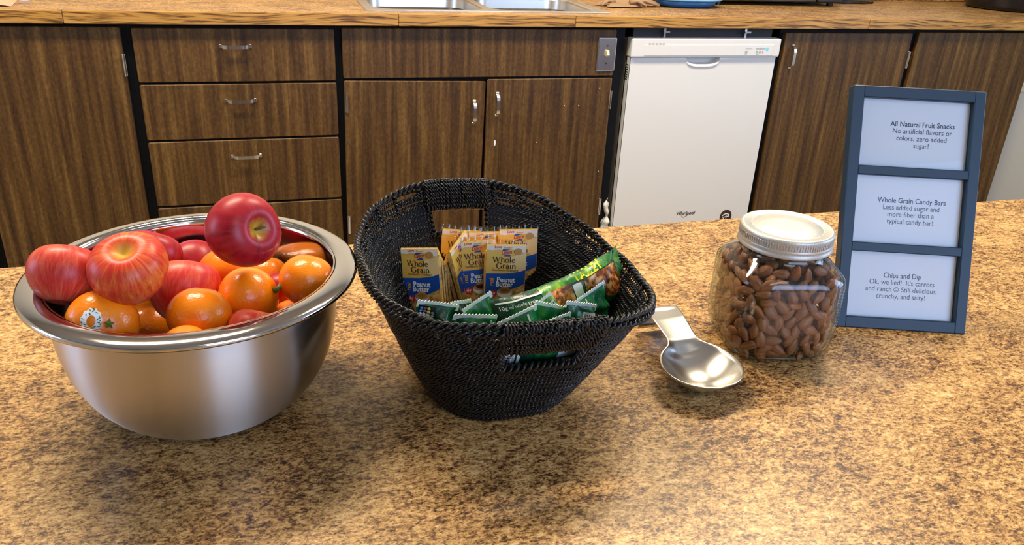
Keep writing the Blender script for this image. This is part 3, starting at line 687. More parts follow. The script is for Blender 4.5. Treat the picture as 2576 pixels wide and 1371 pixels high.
# sticker on o6: ring of white with leaves, laid on the peel
mwi = (Matrix.Translation(o6.location) @ o6.rotation_euler.to_matrix().to_4x4()).inverted()
c_loc = mwi @ Vector((-.1700, .6965, .1565 + IZ)); n_loc = c_loc.normalized()
up_w = mwi.to_3x3() @ Vector((.1, .25, 1)); ux = up_w.cross(n_loc).normalized(); uy = n_loc.cross(ux)
def on_peel(a, b2, lift):
    d_ = (n_loc * .0310 + ux * a + uy * b2).normalized(); r_, fl = .0318, .86
    k = 1 / math.sqrt((d_.x ** 2 + d_.y ** 2) / r_ ** 2 + d_.z ** 2 / (r_ * fl) ** 2); return tuple(d_ * (k + lift))
def stf(u, v):
    a = 2 * math.pi * u; rr = (.0050 + .0070 * v) * (1 + (.07 * math.sin(11 * a) if v > .5 else 0)); return on_peel(rr * math.cos(a) * .80, rr * math.sin(a) * 1.12, .0007)
st = obj('sticker', *grid(stf, 60, 5, True), 'sticker', o6, True)
V, F = [], []
rg = random.Random(3)
for k in range(30):
    a = rg.uniform(0, 6.28); rr = rg.uniform(.0062, .0112); q = rg.uniform(0, 3.14); cx, cy = rr * math.cos(a) * .8, rr * math.sin(a) * 1.12
    o_ = len(V)
    for (s, w_) in ((-1, 0), (0, .35), (1, 0), (0, -.35)):
        V.append(on_peel(cx + .0017 * (s * math.cos(q) - w_ * math.sin(q)), cy + .0017 * (s * math.sin(q) + w_ * math.cos(q)), .0012))
    F.append((o_, o_ + 1, o_ + 2, o_ + 3))
obj('leaf_print', V, F, 'leaf', st)

# ------------------------------------------------------------------ woven basket
KX, KY = .2313, .7772
bk = empty('woven_basket', (KX, KY, IZ), None, 'black woven seagrass basket with cut-out handles holding snacks', 'basket')
PH = 1.5917
def rim_pt(t):
    c, s = np.cos(t), np.sin(t); e = .7506
    u = .1779 * np.sign(c) * np.abs(c) ** e; w_ = .1522 * np.sign(s) * np.abs(s) ** e
    z = .1453 + np.where(c > 0, .0345, .014) * np.abs(c) ** 2.31 + .0108 * s
    return np.stack([u * math.cos(PH) - w_ * math.sin(PH), u * math.sin(PH) + w_ * math.cos(PH), z], -1)
def base_pt(t):
    c, s = np.cos(t), np.sin(t); e = .85
    u = .086 * np.sign(c) * np.abs(c) ** e; w_ = .080 * np.sign(s) * np.abs(s) ** e
    return np.stack([-.006 + u * math.cos(PH) - w_ * math.sin(PH), -.012 + u * math.sin(PH) + w_ * math.cos(PH), np.full_like(t, .003)], -1)
def wall_pt(t, v):
    a, b2 = base_pt(t), rim_pt(t); g = v ** .92
    p = a + (b2 - a) * np.asarray(g)[..., None]; p[..., 2] = a[..., 2] + (b2[..., 2] - a[..., 2]) * v
    return p
WB0, WB1, WF0, WF1 = -.033, .047, -.048, .046       # lateral limits of the two slots
VB0, VB1, VF0, VF1 = .685, .845, .615, .80
def lat(t): s = np.sin(t); return .1522 * np.sign(s) * np.abs(s) ** .7506
def in_back(t, m=0): return (np.cos(t) > 0) & (lat(t) > WB0 - m) & (lat(t) < WB1 + m)
def in_front(t, m=0): return (np.cos(t) < 0) & (lat(t) > WF0 - m) & (lat(t) < WF1 + m)
def t_of(w_, back):
    a = np.arcsin(np.clip(np.sign(w_) * (np.abs(w_) / .1522) ** (1 / .7506), -1, 1)); return a if back else np.pi - a
def wrapd(a): return (a + np.pi) % (2 * np.pi) - np.pi
tt = np.linspace(0, 2 * np.pi, 4001)
def rope_mesh(P, rad, pitch, ns=5, strands=2, closed=False, jit=0.0, seed=0):
    """two-ply twisted rope along the polyline P (n,3)"""
    P = np.asarray(P, float); rgn = np.random.default_rng(seed)
    seg = np.linalg.norm(np.diff(P, axis=0), axis=1); s = np.concatenate([[0], np.cumsum(seg)])
    n = max(8, int(s[-1] / (pitch / 7))); q = np.linspace(0, s[-1], n)
    P = np.stack([np.interp(q, s, P[:, k]) for k in range(3)], -1)
    if jit: 
        ph = rgn.uniform(0, 6, 3); P = P + jit * np.stack([np.sin(q * 60 + ph[0]), np.sin(q * 47 + ph[1]), np.sin(q * 75 + ph[2])], -1)
    T = np.gradient(P, axis=0); T /= np.linalg.norm(T, axis=1)[:, None]
    U = np.cross(T, [0, 0, 1.0]); nn = np.linalg.norm(U, axis=1)[:, None]; U = np.where(nn > .05, U / np.maximum(nn, 1e-9), [1.0, 0, 0]); Wv = np.cross(U, T)
    V, F = [], []; base = 0
    for k in range(strands):
        ph = 2 * np.pi * q / pitch + 2 * np.pi * k / strands
        c = P + rad * .62 * (U * np.cos(ph)[:, None] + Wv * np.sin(ph)[:, None])
        rr = rad * .62 * (1 + .12 * np.sin(q * 90 + k * 2))
        for j in range(ns):
            a = 2 * np.pi * j / ns
            V.append(c + rr[:, None] * (U * math.cos(a) + Wv * math.sin(a)))
        i = np.arange(n - 1)
        for j in range(ns):
            j2 = (j + 1) % ns
            F.append(np.stack([base + j * n + i, base + j * n + i + 1, base + j2 * n + i + 1, base + j2 * n + i], -1))
        base += ns * n
    return np.concatenate(V), np.concatenate(F)
def mass(name, meshes, mat, parent, smooth=True, stuff=True):
    V, F, b2 = [], [], 0
    for v, f_ in meshes: V.append(v); F.append(f_ + b2); b2 += len(v)
    V = np.concatenate(V); F = np.concatenate(F)
    me = bpy.data.meshes.new(name); me.vertices.add(len(V)); me.vertices.foreach_set('co', V.astype(np.float32).ravel())
    me.loops.add(F.size); me.loops.foreach_set('vertex_index', F.astype(np.int32).ravel())
    me.polygons.add(len(F)); me.polygons.foreach_set('loop_start', np.arange(0, F.size, 4, dtype=np.int32))
    me.polygons.foreach_set('use_smooth', np.ones(len(F), bool)); me.materials.append(M[mat]); me.update(calc_edges=True); me.validate()
    o = bpy.data.objects.new(name, me); COL.objects.link(o); o.parent = parent
    if stuff: o['kind'] = 'stuff'
    return o
rows = []; NR = 54
for r in range(NR):
    v = (r + .4) / NR * .955
    inb = VB0 - .01 < v < 1; inf = VF0 - .01 < v < 1
    mask = np.ones(len(tt), bool)
    if inb: mask &= ~in_back(tt)
    if inf: mask &= ~in_front(tt)
    t2 = np.concatenate([tt[:-1], tt[:-1] + 2 * np.pi, ]); m2 = np.concatenate([mask[:-1], mask[:-1]])
    runs = []
    if mask.all(): runs = [tt]
    else:
        ch = np.where(np.diff(m2.astype(int)) == 1)[0]
        for st_ in ch:
            if t2[st_] >= 2 * np.pi: continue
            en = st_ + 1
            while en < len(m2) and m2[en]: en += 1
            runs.append(t2[st_ + 1:en])
    # rows open up a little towards the rim away from the handles
    for k, run in enumerate(runs):
        wob = v + (.004 * np.sin(run * 7 + r * 1.7) + .004 * np.sin(run * 19 + r * 2.9)) * (v > .1)
        rows.append(rope_mesh(wall_pt(run[::4], wob[::4]), .0020, .0095, 5, 2, jit=.0006, seed=r * 7 + k))
mass('woven_rows', rows, 'rope', bk)
# thin inner wall behind the rows, left open at the two slots and just under the rim
V, F = [], []; NT, NV = 120, 30
for j in range(NV):
    for i in range(NT): V.append(wall_pt(np.array([2 * np.pi * i / NT]), np.array([j / (NV - 1) * .86]))[0] * np.array([.992, .992, 1]))
for j in range(NV - 1):
    v = (j + .5) / (NV - 1) * .86
    for i in range(NT):
        a = 2 * np.pi * (i + .5) / NT
        if in_back(a, .006) and v > VB0 - .03: continue
        if in_front(a, .006) and v > VF0 - .03: continue
        k = (i + 1) % NT; F.append((j * NT + i, j * NT + k, (j + 1) * NT + k, (j + 1) * NT + i))
obj('inner_wall', V, F, 'black', bk)
obj('base', *grid(lambda u, v: tuple(base_pt(np.array([u * 2 * np.pi]))[0] * np.array([v, v, 1]) + np.array([-.006 * (1 - v), -.012 * (1 - v), 0])), 60, 8, True), 'rope', bk)
mass('rim_rope', [rope_mesh(rim_pt(tt[::3]), .0036, .017, 6, 2, jit=.0008, seed=99), rope_mesh(rim_pt(tt[::3]) * np.array([1.012, 1.012, 1]) - np.array([0, 0, .006]), .0030, .014, 5, 2, jit=.0006, seed=98)], 'rope', bk)
st_l = []
for k in range(26):
    a = 2 * np.pi * k / 26 + .05
    if in_back(a) or in_front(a): continue
    vv = np.linspace(.86, 1.0, 12); st_l.append(rope_mesh(wall_pt(np.full(12, a), vv), .0030, .010, 5, 2, seed=k))
mass('rim_ties', st_l, 'rope', bk)
def handle_wrap(back, w0, w1, v0, v1, seed, name):
    L_ = []; nl = int((w1 - w0 + .008) / .0038)
    for i in range(nl):
        a = float(t_of(w0 - .004 + (w1 - w0 + .008) * (i + .5) / nl, back))
        rng_ = np.random.default_rng(seed + i); pts = []
        c0_, c1_ = wall_pt(np.array([a, a]), np.array([v0, v1]))
        mid = (c0_ + c1_) / 2; up = (c1_ - c0_); hl = np.linalg.norm(up) / 2 + .003; up = up / np.linalg.norm(up)
        out = np.array([mid[0], mid[1], 0]); out -= up * (out @ up); out /= np.linalg.norm(out); side = np.cross(up, out)
        for q in range(25):
            p = 2 * np.pi * q / 24
            pts.append(mid + up * hl * np.sign(np.sin(p)) * abs(np.sin(p)) ** .7 + out * .0058 * np.sign(np.cos(p)) * abs(np.cos(p)) ** .6 + side * (.0012 * math.sin(p + i) + .002 * q / 24))
        L_.append(rope_mesh(np.array(pts), .0021, .010, 5, 2, seed=seed + i, jit=.0003))
    mass(name, L_, 'rope', bk)
handle_wrap(True, WB0, WB1, VB1, 1.0, 500, 'handle_wrap'); handle_wrap(False, WF0, WF1, VF1, 1.0, 700, 'handle_wrap')
for back, w0, w1, v0 in ((True, WB0, WB1, VB0), (False, WF0, WF1, VF0)):       # bound edges of the slots
    a = t_of(np.linspace(w0 - .004, w1 + .004, 60), back); mass('slot_edge', [rope_mesh(wall_pt(a, np.full(60, v0 - .006)), .0045, .013, 6, 2, jit=.0006, seed=3)], 'rope', bk)
    for wv_ in (w0 - .002, w1 + .002):
        vv = np.linspace(v0 - .02, 1, 20); mass('slot_side', [rope_mesh(wall_pt(np.full(20, float(t_of(wv_, back))), vv), .0034, .012, 5, 2, seed=5)], 'rope', bk)

# ------------------------------------------------------------------ cracker packets
def packet(top, yaw, roll, lean, label, first=[None]):
    """thing with origin at its base; front face towards -Y, 42 mm wide"""
    H = .100; wd, th = .021, .0105
    mat = Matrix.Translation((top[0], top[1], top[2] + IZ)) @ Matrix.Rotation(R_(yaw), 4, 'Z') @ Matrix.Rotation(R_(roll), 4, 'Y') @ Matrix.Rotation(R_(lean), 4, 'X') @ Matrix.Scale(1.18, 4) @ Matrix.Translation((0, 0, -H))
    if first[0] is None:
        t = empty('cracker_packet'); first[0] = t
        prof = [(-th, .002), (-th, H - .004), (-th + .001, H - .0025), (-th + .0022, H - .003), (th - .003, H - .026), (th, H - .032), (th, .002), (th - .002, 0), (-th + .002, 0)]
        V = [(sx * wd * (.985 if (i in (2, 3)) else 1), yy, zz) for sx in (-1, 1) for i, (yy, zz) in enumerate(prof)]; n_ = len(prof)
        bd = obj('wrapper', V, [tuple(range(n_)), tuple(n_ + i for i in range(n_))[::-1]] + [(i, n_ + i, n_ + (i + 1) % n_, (i + 1) % n_) for i in range(n_)], 'gold', t)
        y = -th - .0002
        # stacked cracker edges seen through the clear sides
        for s in (-1, 1):
            parts = []
            for k in range(4): parts.append(box(s * wd - .0006, s * wd + .0006, -th + .001 + k * .0056, -th + .0052 + k * .0056, .004, H - .010 - k * .0068, .0004))
            ce = obj('cracker_stack', *join(*parts), 'cracker', t)
            obj('filling', *join(*[box(s * wd - .0004, s * wd + .0004, -th + .0046 + k * .0056, -th + .0072 + k * .0056, .005, H - .016 - k * .0068) for k in range(3)]), 'filling', ce)
        z0 = lambda py: H - .0028 - (py - 270) * .0000560
        x0 = lambda px: (px - 922) * .0000651
        f = Flat(y); top_ = [(x0(600), H - .004), (x0(1240), H - .004)]; low = [(x0(1240), z0(420)), (x0(1180), z0(425)), (x0(1120), z0(400)), (x0(1000), z0(360)), (x0(860), z0(372)), (x0(760), z0(366)), (x0(700), z0(380)), (x0(600), z0(368))]
        f.poly(top_ + low); f.build('white_band', 'cream', t)
        f = Flat(y); f.poly([(x0(1000), z0(500)), (x0(1243), z0(430)), (x0(1243), z0(760)), (x0(1110), z0(800)), (x0(960), z0(690))]); f.build('pale_patch', 'goldlt', t)
        f = Flat(y - .0001); f.poly([(x0(602), z0(826)), (x0(720), z0(826)), (x0(900), z0(826)), (x0(1060), z0(808)), (x0(1160), z0(786)), (x0(1243), z0(752)), (x0(1243), z0(1015)), (x0(1190), z0(1060)), (x0(1060), z0(1120)), (x0(900), z0(1180)), (x0(760), z0(1215)), (x0(602), z0(1215))]); f.build('blue_band', 'blue', t)
        f = Flat(y - .0001); f.poly([(x0(602), z0(1217)), (x0(760), z0(1217)), (x0(900), z0(1182)), (x0(1060), z0(1122)), (x0(1190), z0(1062)), (x0(1243), z0(1017)), (x0(1243), .003), (x0(602), .003)]); f.build('cracker_print', 'cracker', t)
        f = Flat(y - .0003); f.serif('Whole', x0(885), z0(612), .0084, -.03); f.serif('Grain', x0(925), z0(728), .0084, -.03); f.text('Sandwich Crackers', x0(915), z0(778), .0033, .0, 0, 1.08, 0, -.03); f.build('dark_lettering', 'brownink', t)
        f = Flat(y - .0004); f.text('Peanut', x0(930), z0(990), .0076, .025, 0, .94, 0, -.03); f.text('Butter', x0(908), z0(1078), .0076, .025, 0, .94, 0, -.03); f.build('white_lettering', 'whitep', t)
        f = Flat(y - .0004); f.text('real', x0(728), z0(985), .0062, .02, 0, .9, R_(90)); f.build('orange_lettering', 'orangep', t)
        f = Flat(y - .0004); f.text('Butter!', x0(945), z0(345), .0030, .02); f.build('small_lettering', 'orangep', t)
        f = Flat(y - .0003)
        f.poly([(x0(860), z0(355)), (x0(985), z0(362)), (x0(885), z0(395)), (x0(860), z0(395))]); f.poly([(x0(865), z0(490)), (x0(985), z0(495)), (x0(985), z0(462)), (x0(930), z0(455))]); f.build('logo_flag', 'blue', t)
        f = Flat(y - .0004); f.text('Lance', x0(925), z0(448), .0060, .012, .15, .80, .1); f.build('logo_lettering', 'redp', t)
        f = Flat(y - .0004); f.text('Love', x0(782), z0(338), .0044, .012, .2, .9); f.build('red_lettering', 'redp', t)
        f = Flat(y - .0004); f.disc(x0(728), z0(1218), x0(980) - x0(915), .0039); f.build('red_badge', 'redp', t)
        f = Flat(y - .0006); f.text('4g', x0(725), z0(1245), .0062, .02, 0, .85); f.poly(_arc(x0(915), z0(1165), .0080, .0075, 180, 360)); f.build('white_print', 'whitep', t)
        f = Flat(y - .0008); f.disc(x0(915), z0(1165), .0078, .0030); f.disc(x0(920), z0(1135), .0050, .0034); f.build('peanut_butter_print', 'pb', t)['kind'] = 'stuff'
        f = Flat(y - .0008); f.disc(x0(1110), z0(400), .0042, .0036); f.build('cookie_print', 'pb', t)
        solid(obj('end_seal', *grid(lambda u, v: (-wd - .0008 + (2 * wd + .0016) * u, -th + .0012 + .0007 * math.sin(u * 40) * v, H - .004 + .006 * v + (.0005 * (round(u * 40) % 2) if v > .9 else 0)), 41, 4), 'clear', t), .0004)
    else:
        t = first[0].copy(); COL.objects.link(t)
        for ch in first[0].children:
            c = ch.copy(); COL.objects.link(c); c.parent = t
            for g in ch.children: q = g.copy(); COL.objects.link(q); q.parent = c
    t.matrix_world = mat; tag(t, label, 'cracker packet', 'peanut butter cracker packets in the basket')
packet((.2650, .868, .132), -7, 2, -10, 'cracker packet at the front, fully facing out beside the green wrappers')
packet((.1640, .880, .129), -36, -11, -12, 'cracker packet leaning at the left end of the row')
packet((.1965, .884, .132), 54, -12, -10, 'cracker packet turned sideways showing its stacked cracker edges')
packet((.2320, .890, .130), -9, -6, -12, 'cracker packet partly hidden behind the front packet')
packet((.2900, .9025, .137), -5, 1, -8, 'tallest cracker packet at the right back of the row')
packet((.2220, .924, .131), -9, 4, -14, 'cracker packet at the back beneath the handle slot')
packet((.2540, .916, .130), -7, 0, -12, 'cracker packet squeezed at the back, only its pale top showing')

# ------------------------------------------------------------------ green bar wrappers
def zig(x0, x1, zb, zt, n, y, amp=.0016):
    pts = [(x0, zb), (x1, zb)] + [(x1 - (x1 - x0) * i / (2 * n), zt + (amp if i % 2 else 0)) for i in range(2 * n + 1)]
    return pts
def pouch(top, w_, H, yaw, roll, lean, label, mat='green', th=.009, seed=1, stripe=None, dots=False, bend=0, patch=None):
    mt = Matrix.Translation((top[0], top[1], top[2] + IZ)) @ Matrix.Rotation(R_(yaw), 4, 'Z') @ Matrix.Rotation(R_(roll), 4, 'Y') @ Matrix.Rotation(R_(lean), 4, 'X') @ Matrix.Translation((0, 0, -H))
    t = empty('snack_bar'); t.matrix_world = mt; tag(t, label, 'snack bar', 'green wrapped snack bars in the basket')
    rg = random.Random(seed); ph = [rg.uniform(0, 6) for _ in range(6)]
    def half(u, v, s):
        x = (u * 2 - 1) * w_ / 2; z = v * H
        bl = th * (1 - abs(2 * u - 1) ** 3) ** .6 * (min(1, (1 - v) * 3.2) ** .7) * (min(1, v * 3.2) ** .7)
        cr = .0022 * (math.sin(9 * u + 14 * v + ph[0]) + math.sin(17 * u - 8 * v + ph[1]) * .7 + abs(math.sin(12 * v + 5 * u + ph[2]))) * min(1, (1 - v) * 5) * min(1, v * 5)
        return (x, s * bl + cr + bend * (v - .5) ** 2, z)
    a = grid(lambda u, v: half(u, v, -1), 22, 30); b2 = grid(lambda u, v: half(1 - u, v, 1), 22, 30)
    wr = obj('wrapper', *join(a, b2), mat, t, True)
    yb = bend * .25
    for zt_, sg in ((H, 1), (0, -1)):
        n = 13; V, F = [], []
        pts = zig(-w_ / 2 - .0005, w_ / 2 + .0005, H - .0045, H + .0022, n, 0) if sg > 0 else zig(-w_ / 2, w_ / 2, .004, -.002, n, 0, -.0016)
        f = Flat(yb); f.poly(pts); solid(f.build('crimp', 'crimp', t), .0009)
    def front(u, v, lift): p = half(u, v, -1); return (p[0], p[1] - lift, p[2])
    if stripe is not None:
        obj('white_stripe', *grid(lambda u, v: front(stripe - .02 + .04 * u, .35 + .62 * v, .0006), 3, 20), 'crimp', t)
    if dots:
        obj('black_patch', *grid(lambda u, v: front(.04 + .40 * u, .66 + .30 * v, .0005), 8, 8), 'black', t)
        cols = [['cyan', 'magenta', 'lime', None], ['ltblue', 'pink', 'paleyellow', 'dkgrey'], ['palecyan', 'palepink', 'paleyellow', 'palegrey']]
        for j in range(3):
            for i in range(4):
                if cols[j][i] is None: continue
                cu, cv = .10 + i * .084, .905 - j * .070
                V = [front(cu, cv, .0012)] + [front(cu + .037 * math.cos(k * .5236), cv + .0300 * math.sin(k * .5236), .0011) for k in range(12)]
                obj('colour_dot', V, [(0, 1 + k, 1 + (k + 1) % 12) for k in range(12)], 'dot_' + cols[j][i], t)
    if patch == 'label':
        obj('nutrition_panel', *grid(lambda u, v: front(.55 + .4 * u, .60 + .3 * v, .0006), 8, 8), 'whitep', t)
        obj('panel_print', *join(*[grid(lambda u, v, k=k: front(.585 + .045 * k + .02 * u, .62 + .24 * v, .001), 2, 6) for k in range(8)]), 'ink', t)
    return t, half
pouch((.152, .728, .124), .047, .046, 8, 16, 0, 'green snack bar with rows of colour dots at the left front', 'dkgreen', seed=1, dots=True)
pouch((.1950, .731, .121), .038, .072, 20, -20, -6, 'green snack bar with its white zigzag end tilted up', 'green', seed=2)
pouch((.1800, .744, .115), .024, .065, 10, 2, -6, 'dark snack bar wedged behind the dotted snack bar', 'dkgreen', seed=3, stripe=.75)
pouch((.1790, .676, .134), .047, .080, 8, 11, 10, 'bright green snack bar at the front left rim', 'green', seed=4, stripe=.88)
pouch((.2150, .664, .136), .054, .080, 14, -14, 10, 'green snack bar in the middle of the front rim with a white line', 'green', seed=5, stripe=.78)
pouch((.2640, .690, .130), .040, .080, 8, 20, 4, 'green snack bar standing behind the front rim, right of centre', 'green', seed=6, stripe=.98)
pouch((.2480, .648, .136), .048, .080, 14, -8, 12, 'low green snack bar at the front right rim', 'green', seed=7, stripe=.72)
pouch((.254, .708, .122), .042, .055, 12, -34, -8, 'crumpled lime green snack bar with a printed panel', 'limef', seed=8, patch='label', th=.010)
pouch((.276, .740, .120), .034, .075, 8, 8, -6, 'dark green snack bar with white print behind the crumpled one', 'dkgreen', seed=9, patch='label')
pouch((.298, .690, .128), .046, .060, 20, 20, -2, 'green snack bar tilted sideways at the right front', 'green', seed=10, patch='label', th=.010)
pouch((.318, .716, .128), .048, .050, 26, -14, -2, 'green snack bar with white lines leaning on the right wall', 'green', seed=11, stripe=.3, th=.009)
# big bar lying diagonally behind
A, B = Vector((.2150, .7180, .097)), Vector((.3740, .7690, .123))
ax = (B - A).normalized(); upv = (Vector((0, .35, 1)) - ax * Vector((0, .35, 1)).dot(ax)).normalized(); nr = ax.cross(upv)
t = empty('snack_bar', tuple(A + Vector((0, 0, IZ))), None, 'long green snack bar lying across the basket, granola picture showing', 'snack bar', 'green wrapped snack bars in the basket')
LB, WB = (B - A).length, .058
def bigbar(u, v, lift=0):
    bl = .014 * max(0, 1 - abs(2 * v - 1) ** 3) ** .6 * max(0, min(1, u * 8, (1 - u) * 8)) ** .6
    cr = .0016 * math.sin(14 * u + 5 * v) + .0012 * math.sin(31 * u - 9 * v)
    hump = -.003 * math.sin(math.pi * u)
    p = ax * (u * LB) + upv * ((v - .5) * WB * (1 - .15 * math.sin(math.pi * u)) + hump) + nr * (bl + cr + lift)
    return tuple(p)
def bigback(u, v):
    p = Vector(bigbar(u, 1 - v)); return tuple(p - nr * (2 * .012 * max(0, 1 - abs(2 * v - 1) ** 3) ** .6 * max(0, min(1, u * 8, (1 - u) * 8)) ** .6))
big = obj('wrapper', *join(grid(lambda u, v: bigbar(u, v), 50, 18), grid(bigback, 50, 18)), 'dkgreen', t, True)
def bz(u0, u1, v0, v1, lift, name, mat, nu=14, nv=8, wob=0):
    return obj(name, *grid(lambda u, v: bigbar(u0 + (u1 - u0) * u, v0 + (v1 - v0) * v + (wob * math.sin(7 * u) * (1 - v) if wob else 0), lift), nu, nv), mat, t, True)
bz(.33, .99, .84, .99, .0005, 'light_green_edge', 'limef', 30)
bz(.66, .98, .28, .82, .0008, 'granola_picture', 'granola', 20, 10, .1); bz(.36, .57, .36, .86, .0008, 'granola_picture', 'granola', 20, 10, -.1)
bz(.575, .635, .28, .80, .0014, 'white_tab', 'crimp', 6, 12)
bz(.02, .34, .90, .93, .0012, 'white_line', 'crimp', 24, 2)
def on_big(st, u0, v0, size, mat, name, bold=0, lift=.0016):
    V, F = text_geo(st, bold); xs = [p[0] for p in V]; x_0 = min(xs)
    obj(name, [bigbar(u0 + (p[0] - x_0) * size / LB, v0 + p[1] * size / WB, lift) for p in V], F, mat, t)
on_big('10g of whole grain', .03, .78, .0058, 'whitep', 'white_lettering', .01)
on_big('VALLEY', .60, .85, .0125, 'yellow', 'yellow_lettering', .03)
f_ = [bigbar(1.0, v) for v in (0.1, .9)]
V = []; n = 12
for i in range(2 * n + 1):
    v = .12 + .76 * i / (2 * n); p = Vector(bigbar(.99, v)); q = p + ax * (.007 + (.002 if i % 2 else 0)) + upv * .012 * (v); V += [tuple(p), tuple(q)]
solid(obj('crimp', V, [(2 * i, 2 * i + 2, 2 * i + 3, 2 * i + 1) for i in range(2 * n)], 'limef', t), .0008)
# two more bars low down, seen through the front slot
def low_bar(x, y, z, yaw, label, seed, st, mat):
    t = empty('snack_bar', (x, y, z + IZ), (R_(24), 0, R_(yaw)), label, 'snack bar', 'green wrapped snack bars in the basket')
    def fn(u, v, s=-1):
        return ((u - .5) * .047, s * .008 * (1 - abs(2 * v - 1) ** 3) ** .6 * min(1, 8 * u, 8 * (1 - u)) ** .5, (v - .5) * .05)
    obj('wrapper', *join(grid(lambda u, v: fn(u, v), 20, 10), grid(lambda u, v: fn(1 - u, v, 1), 20, 10)), mat, t, True)
    obj('nutrition_panel', *grid(lambda u, v: (lambda p: (p[0], p[1] - .0006, p[2]))(fn(st + .40 * u, .1 + .8 * v)), 8, 8), 'whitep', t)
    obj('white_stripe', *grid(lambda u, v: (lambda p: (p[0], p[1] - .0006, p[2]))(fn(st + .45 + .07 * u, .06 + .88 * v)), 3, 8), 'crimp', t)
    f = Flat(-.0098); f.text('190', (st + .08 - .5) * .047, .004, .010, .02, 0, .9, R_(-90)); f.text('Nutri', (st + .21 - .5) * .047, .004, .008, .02, 0, .8, R_(-90)); f.text('Calories', (st + .33 - .5) * .047, .004, .005, .0, 0, .8, R_(-90)); f.build('panel_lettering', 'black', t)
low_bar(.2120, .648, .104, 4, 'snack bar with nutrition panel behind the left of the front slot', 1, .04, 'dkgreen')
low_bar(.2600, .650, .110, 10, 'snack bar with nutrition panel behind the right of the front slot', 2, .44, 'green')

# ------------------------------------------------------------------ spoon rest
sp = empty('spoon_rest', (.461, .697, IZ), None, 'brushed steel spoon rest lying in front of the almond jar', 'spoon rest')
RB = .049; NS, NTt = 64, 25
def spoon(u, v):
    s = u * .202; t_ = v * 2 - 1
    yb = -RB + s
    wb = math.sqrt(max(0, RB ** 2 - yb ** 2)) if abs(yb) < RB else 0
    wh = 0
    if yb > 0: wh = .0195 + .004 * min(1, max(0, (yb - .06) / .06)) + .012 * math.exp(-((yb - .03) / .016) ** 2)
    hw_ = max(wb, wh, .0004)
    if .02 < yb < .06: hw_ = (max(wb, 0) ** 6 + wh ** 6) ** (1 / 6)
    dep = .027 * max(0, 1 - (yb / (RB * 1.12)) ** 2) if yb < RB * 1.12 else 0
    if yb < 0: dep = .027 * (1 - (yb / RB) ** 2)
    rim = .0295
    if yb > .03: rim = .0295 + .010 * min(1, (yb - .03) / .07)
    x = t_ * hw_
    z = rim - dep * (1 - abs(t_) ** 2.2) - (.002 * (1 - t_ * t_) if yb > .04 else 0)
    y = yb
    if yb > .124:                                   # folded foot at the end of the handle
        k = (yb - .124) / (.202 - RB - .124); a = k * R_(100); y = .124 + .013 * math.sin(a) ; z = rim - .013 * (1 - math.cos(a)) - max(0, k - .5) * .038
    return (x + .006 * y / .127, y, max(z, .0015))
o = obj('tray', *grid(lambda v, u: spoon(u, v), NTt, NS), 'spoon', sp, True); solid(o, .0014)

# ------------------------------------------------------------------ jar of almonds
JX, JY, JR = .603, .779, -12
jr = empty('almond_jar', (JX, JY, IZ), (0, 0, R_(JR)), 'square glass jar with silver lid, full of almonds', 'jar')
def octa(h, ch, rnd, n=5):
    """rounded chamfered square outline, half size h, chamfer ch"""
    cs = []
    for k in range(4):
        for (x, y) in ((h, h - ch), (h - ch, h)):
            a = k * math.pi / 2; cs.append((x * math.cos(a) - y * math.sin(a), x * math.sin(a) + y * math.cos(a)))
    cs = np.array(cs); out = []
    for i in range(8):
        p, a, b2 = cs[i], cs[i - 1], cs[(i + 1) % 8]
        d0 = (a - p) / np.linalg.norm(a - p) * min(rnd, np.linalg.norm(a - p) * .48); d1 = (b2 - p) / np.linalg.norm(b2 - p) * min(rnd, np.linalg.norm(b2 - p) * .48)
        for k in range(n):
            t = k / (n - 1); out.append((1 - t) ** 2 * (p + d0) + 2 * t * (1 - t) * p + t * t * (p + d1))
    return np.array(out)
def jring(h, ch, rnd, z, circ=0, rc=0):
    o_ = octa(h, ch, rnd)
    if circ:
        a = np.arctan2(o_[:, 1], o_[:, 0]); c = np.stack([rc * np.cos(a), rc * np.sin(a)], -1); o_ = o_ * (1 - circ) + c * circ
    return [(x, y, z) for x, y in o_]
def jar_rings(off):
    H0 = .0695 - off
    R = [jring(.050 - off, .016, .014, .001 + off), jring(.057 - off, .018, .014, .003 + off), jring(.0635 - off, .020, .014, .010 + off), jring(.0680 - off, .021, .014, .022), jring(H0, .0215, .014, .034)]
    z = .034
    for z in (.05, .07, .09, .104): R.append(jring(H0, .0215, .014, z))
    R += [jring(.0685 - off, .022, .016, .111), jring(.066 - off, .022, .018, .117, .25, .064 - off), jring(.0625 - off, .022, .018, .1225, .55, .060 - off), jring(.058 - off, .022, .018, .1275, .85, .0565 - off), jring(.054 - off, .02, .018, .131, 1, .0525 - off), jring(.05, .02, .018, .136, 1, .0510 - off), jring(.05, .02, .018, .158, 1, .0505 - off)]
    return R
def loft(R, cap=True):
    n = len(R[0]); V = sum(R, []); F = []
    for j in range(len(R) - 1):
        for i in range(n): F.append((j * n + i, j * n + (i + 1) % n, (j + 1) * n + (i + 1) % n, (j + 1) * n + i))
    if cap: F.append(tuple(range(n))[::-1])
    return V, F
gb = obj('glass_body', *loft(jar_rings(0)), 'glass', jr, True)
obj('inner_glass', *loft(jar_rings(.0026)), 'glass', jr, True)
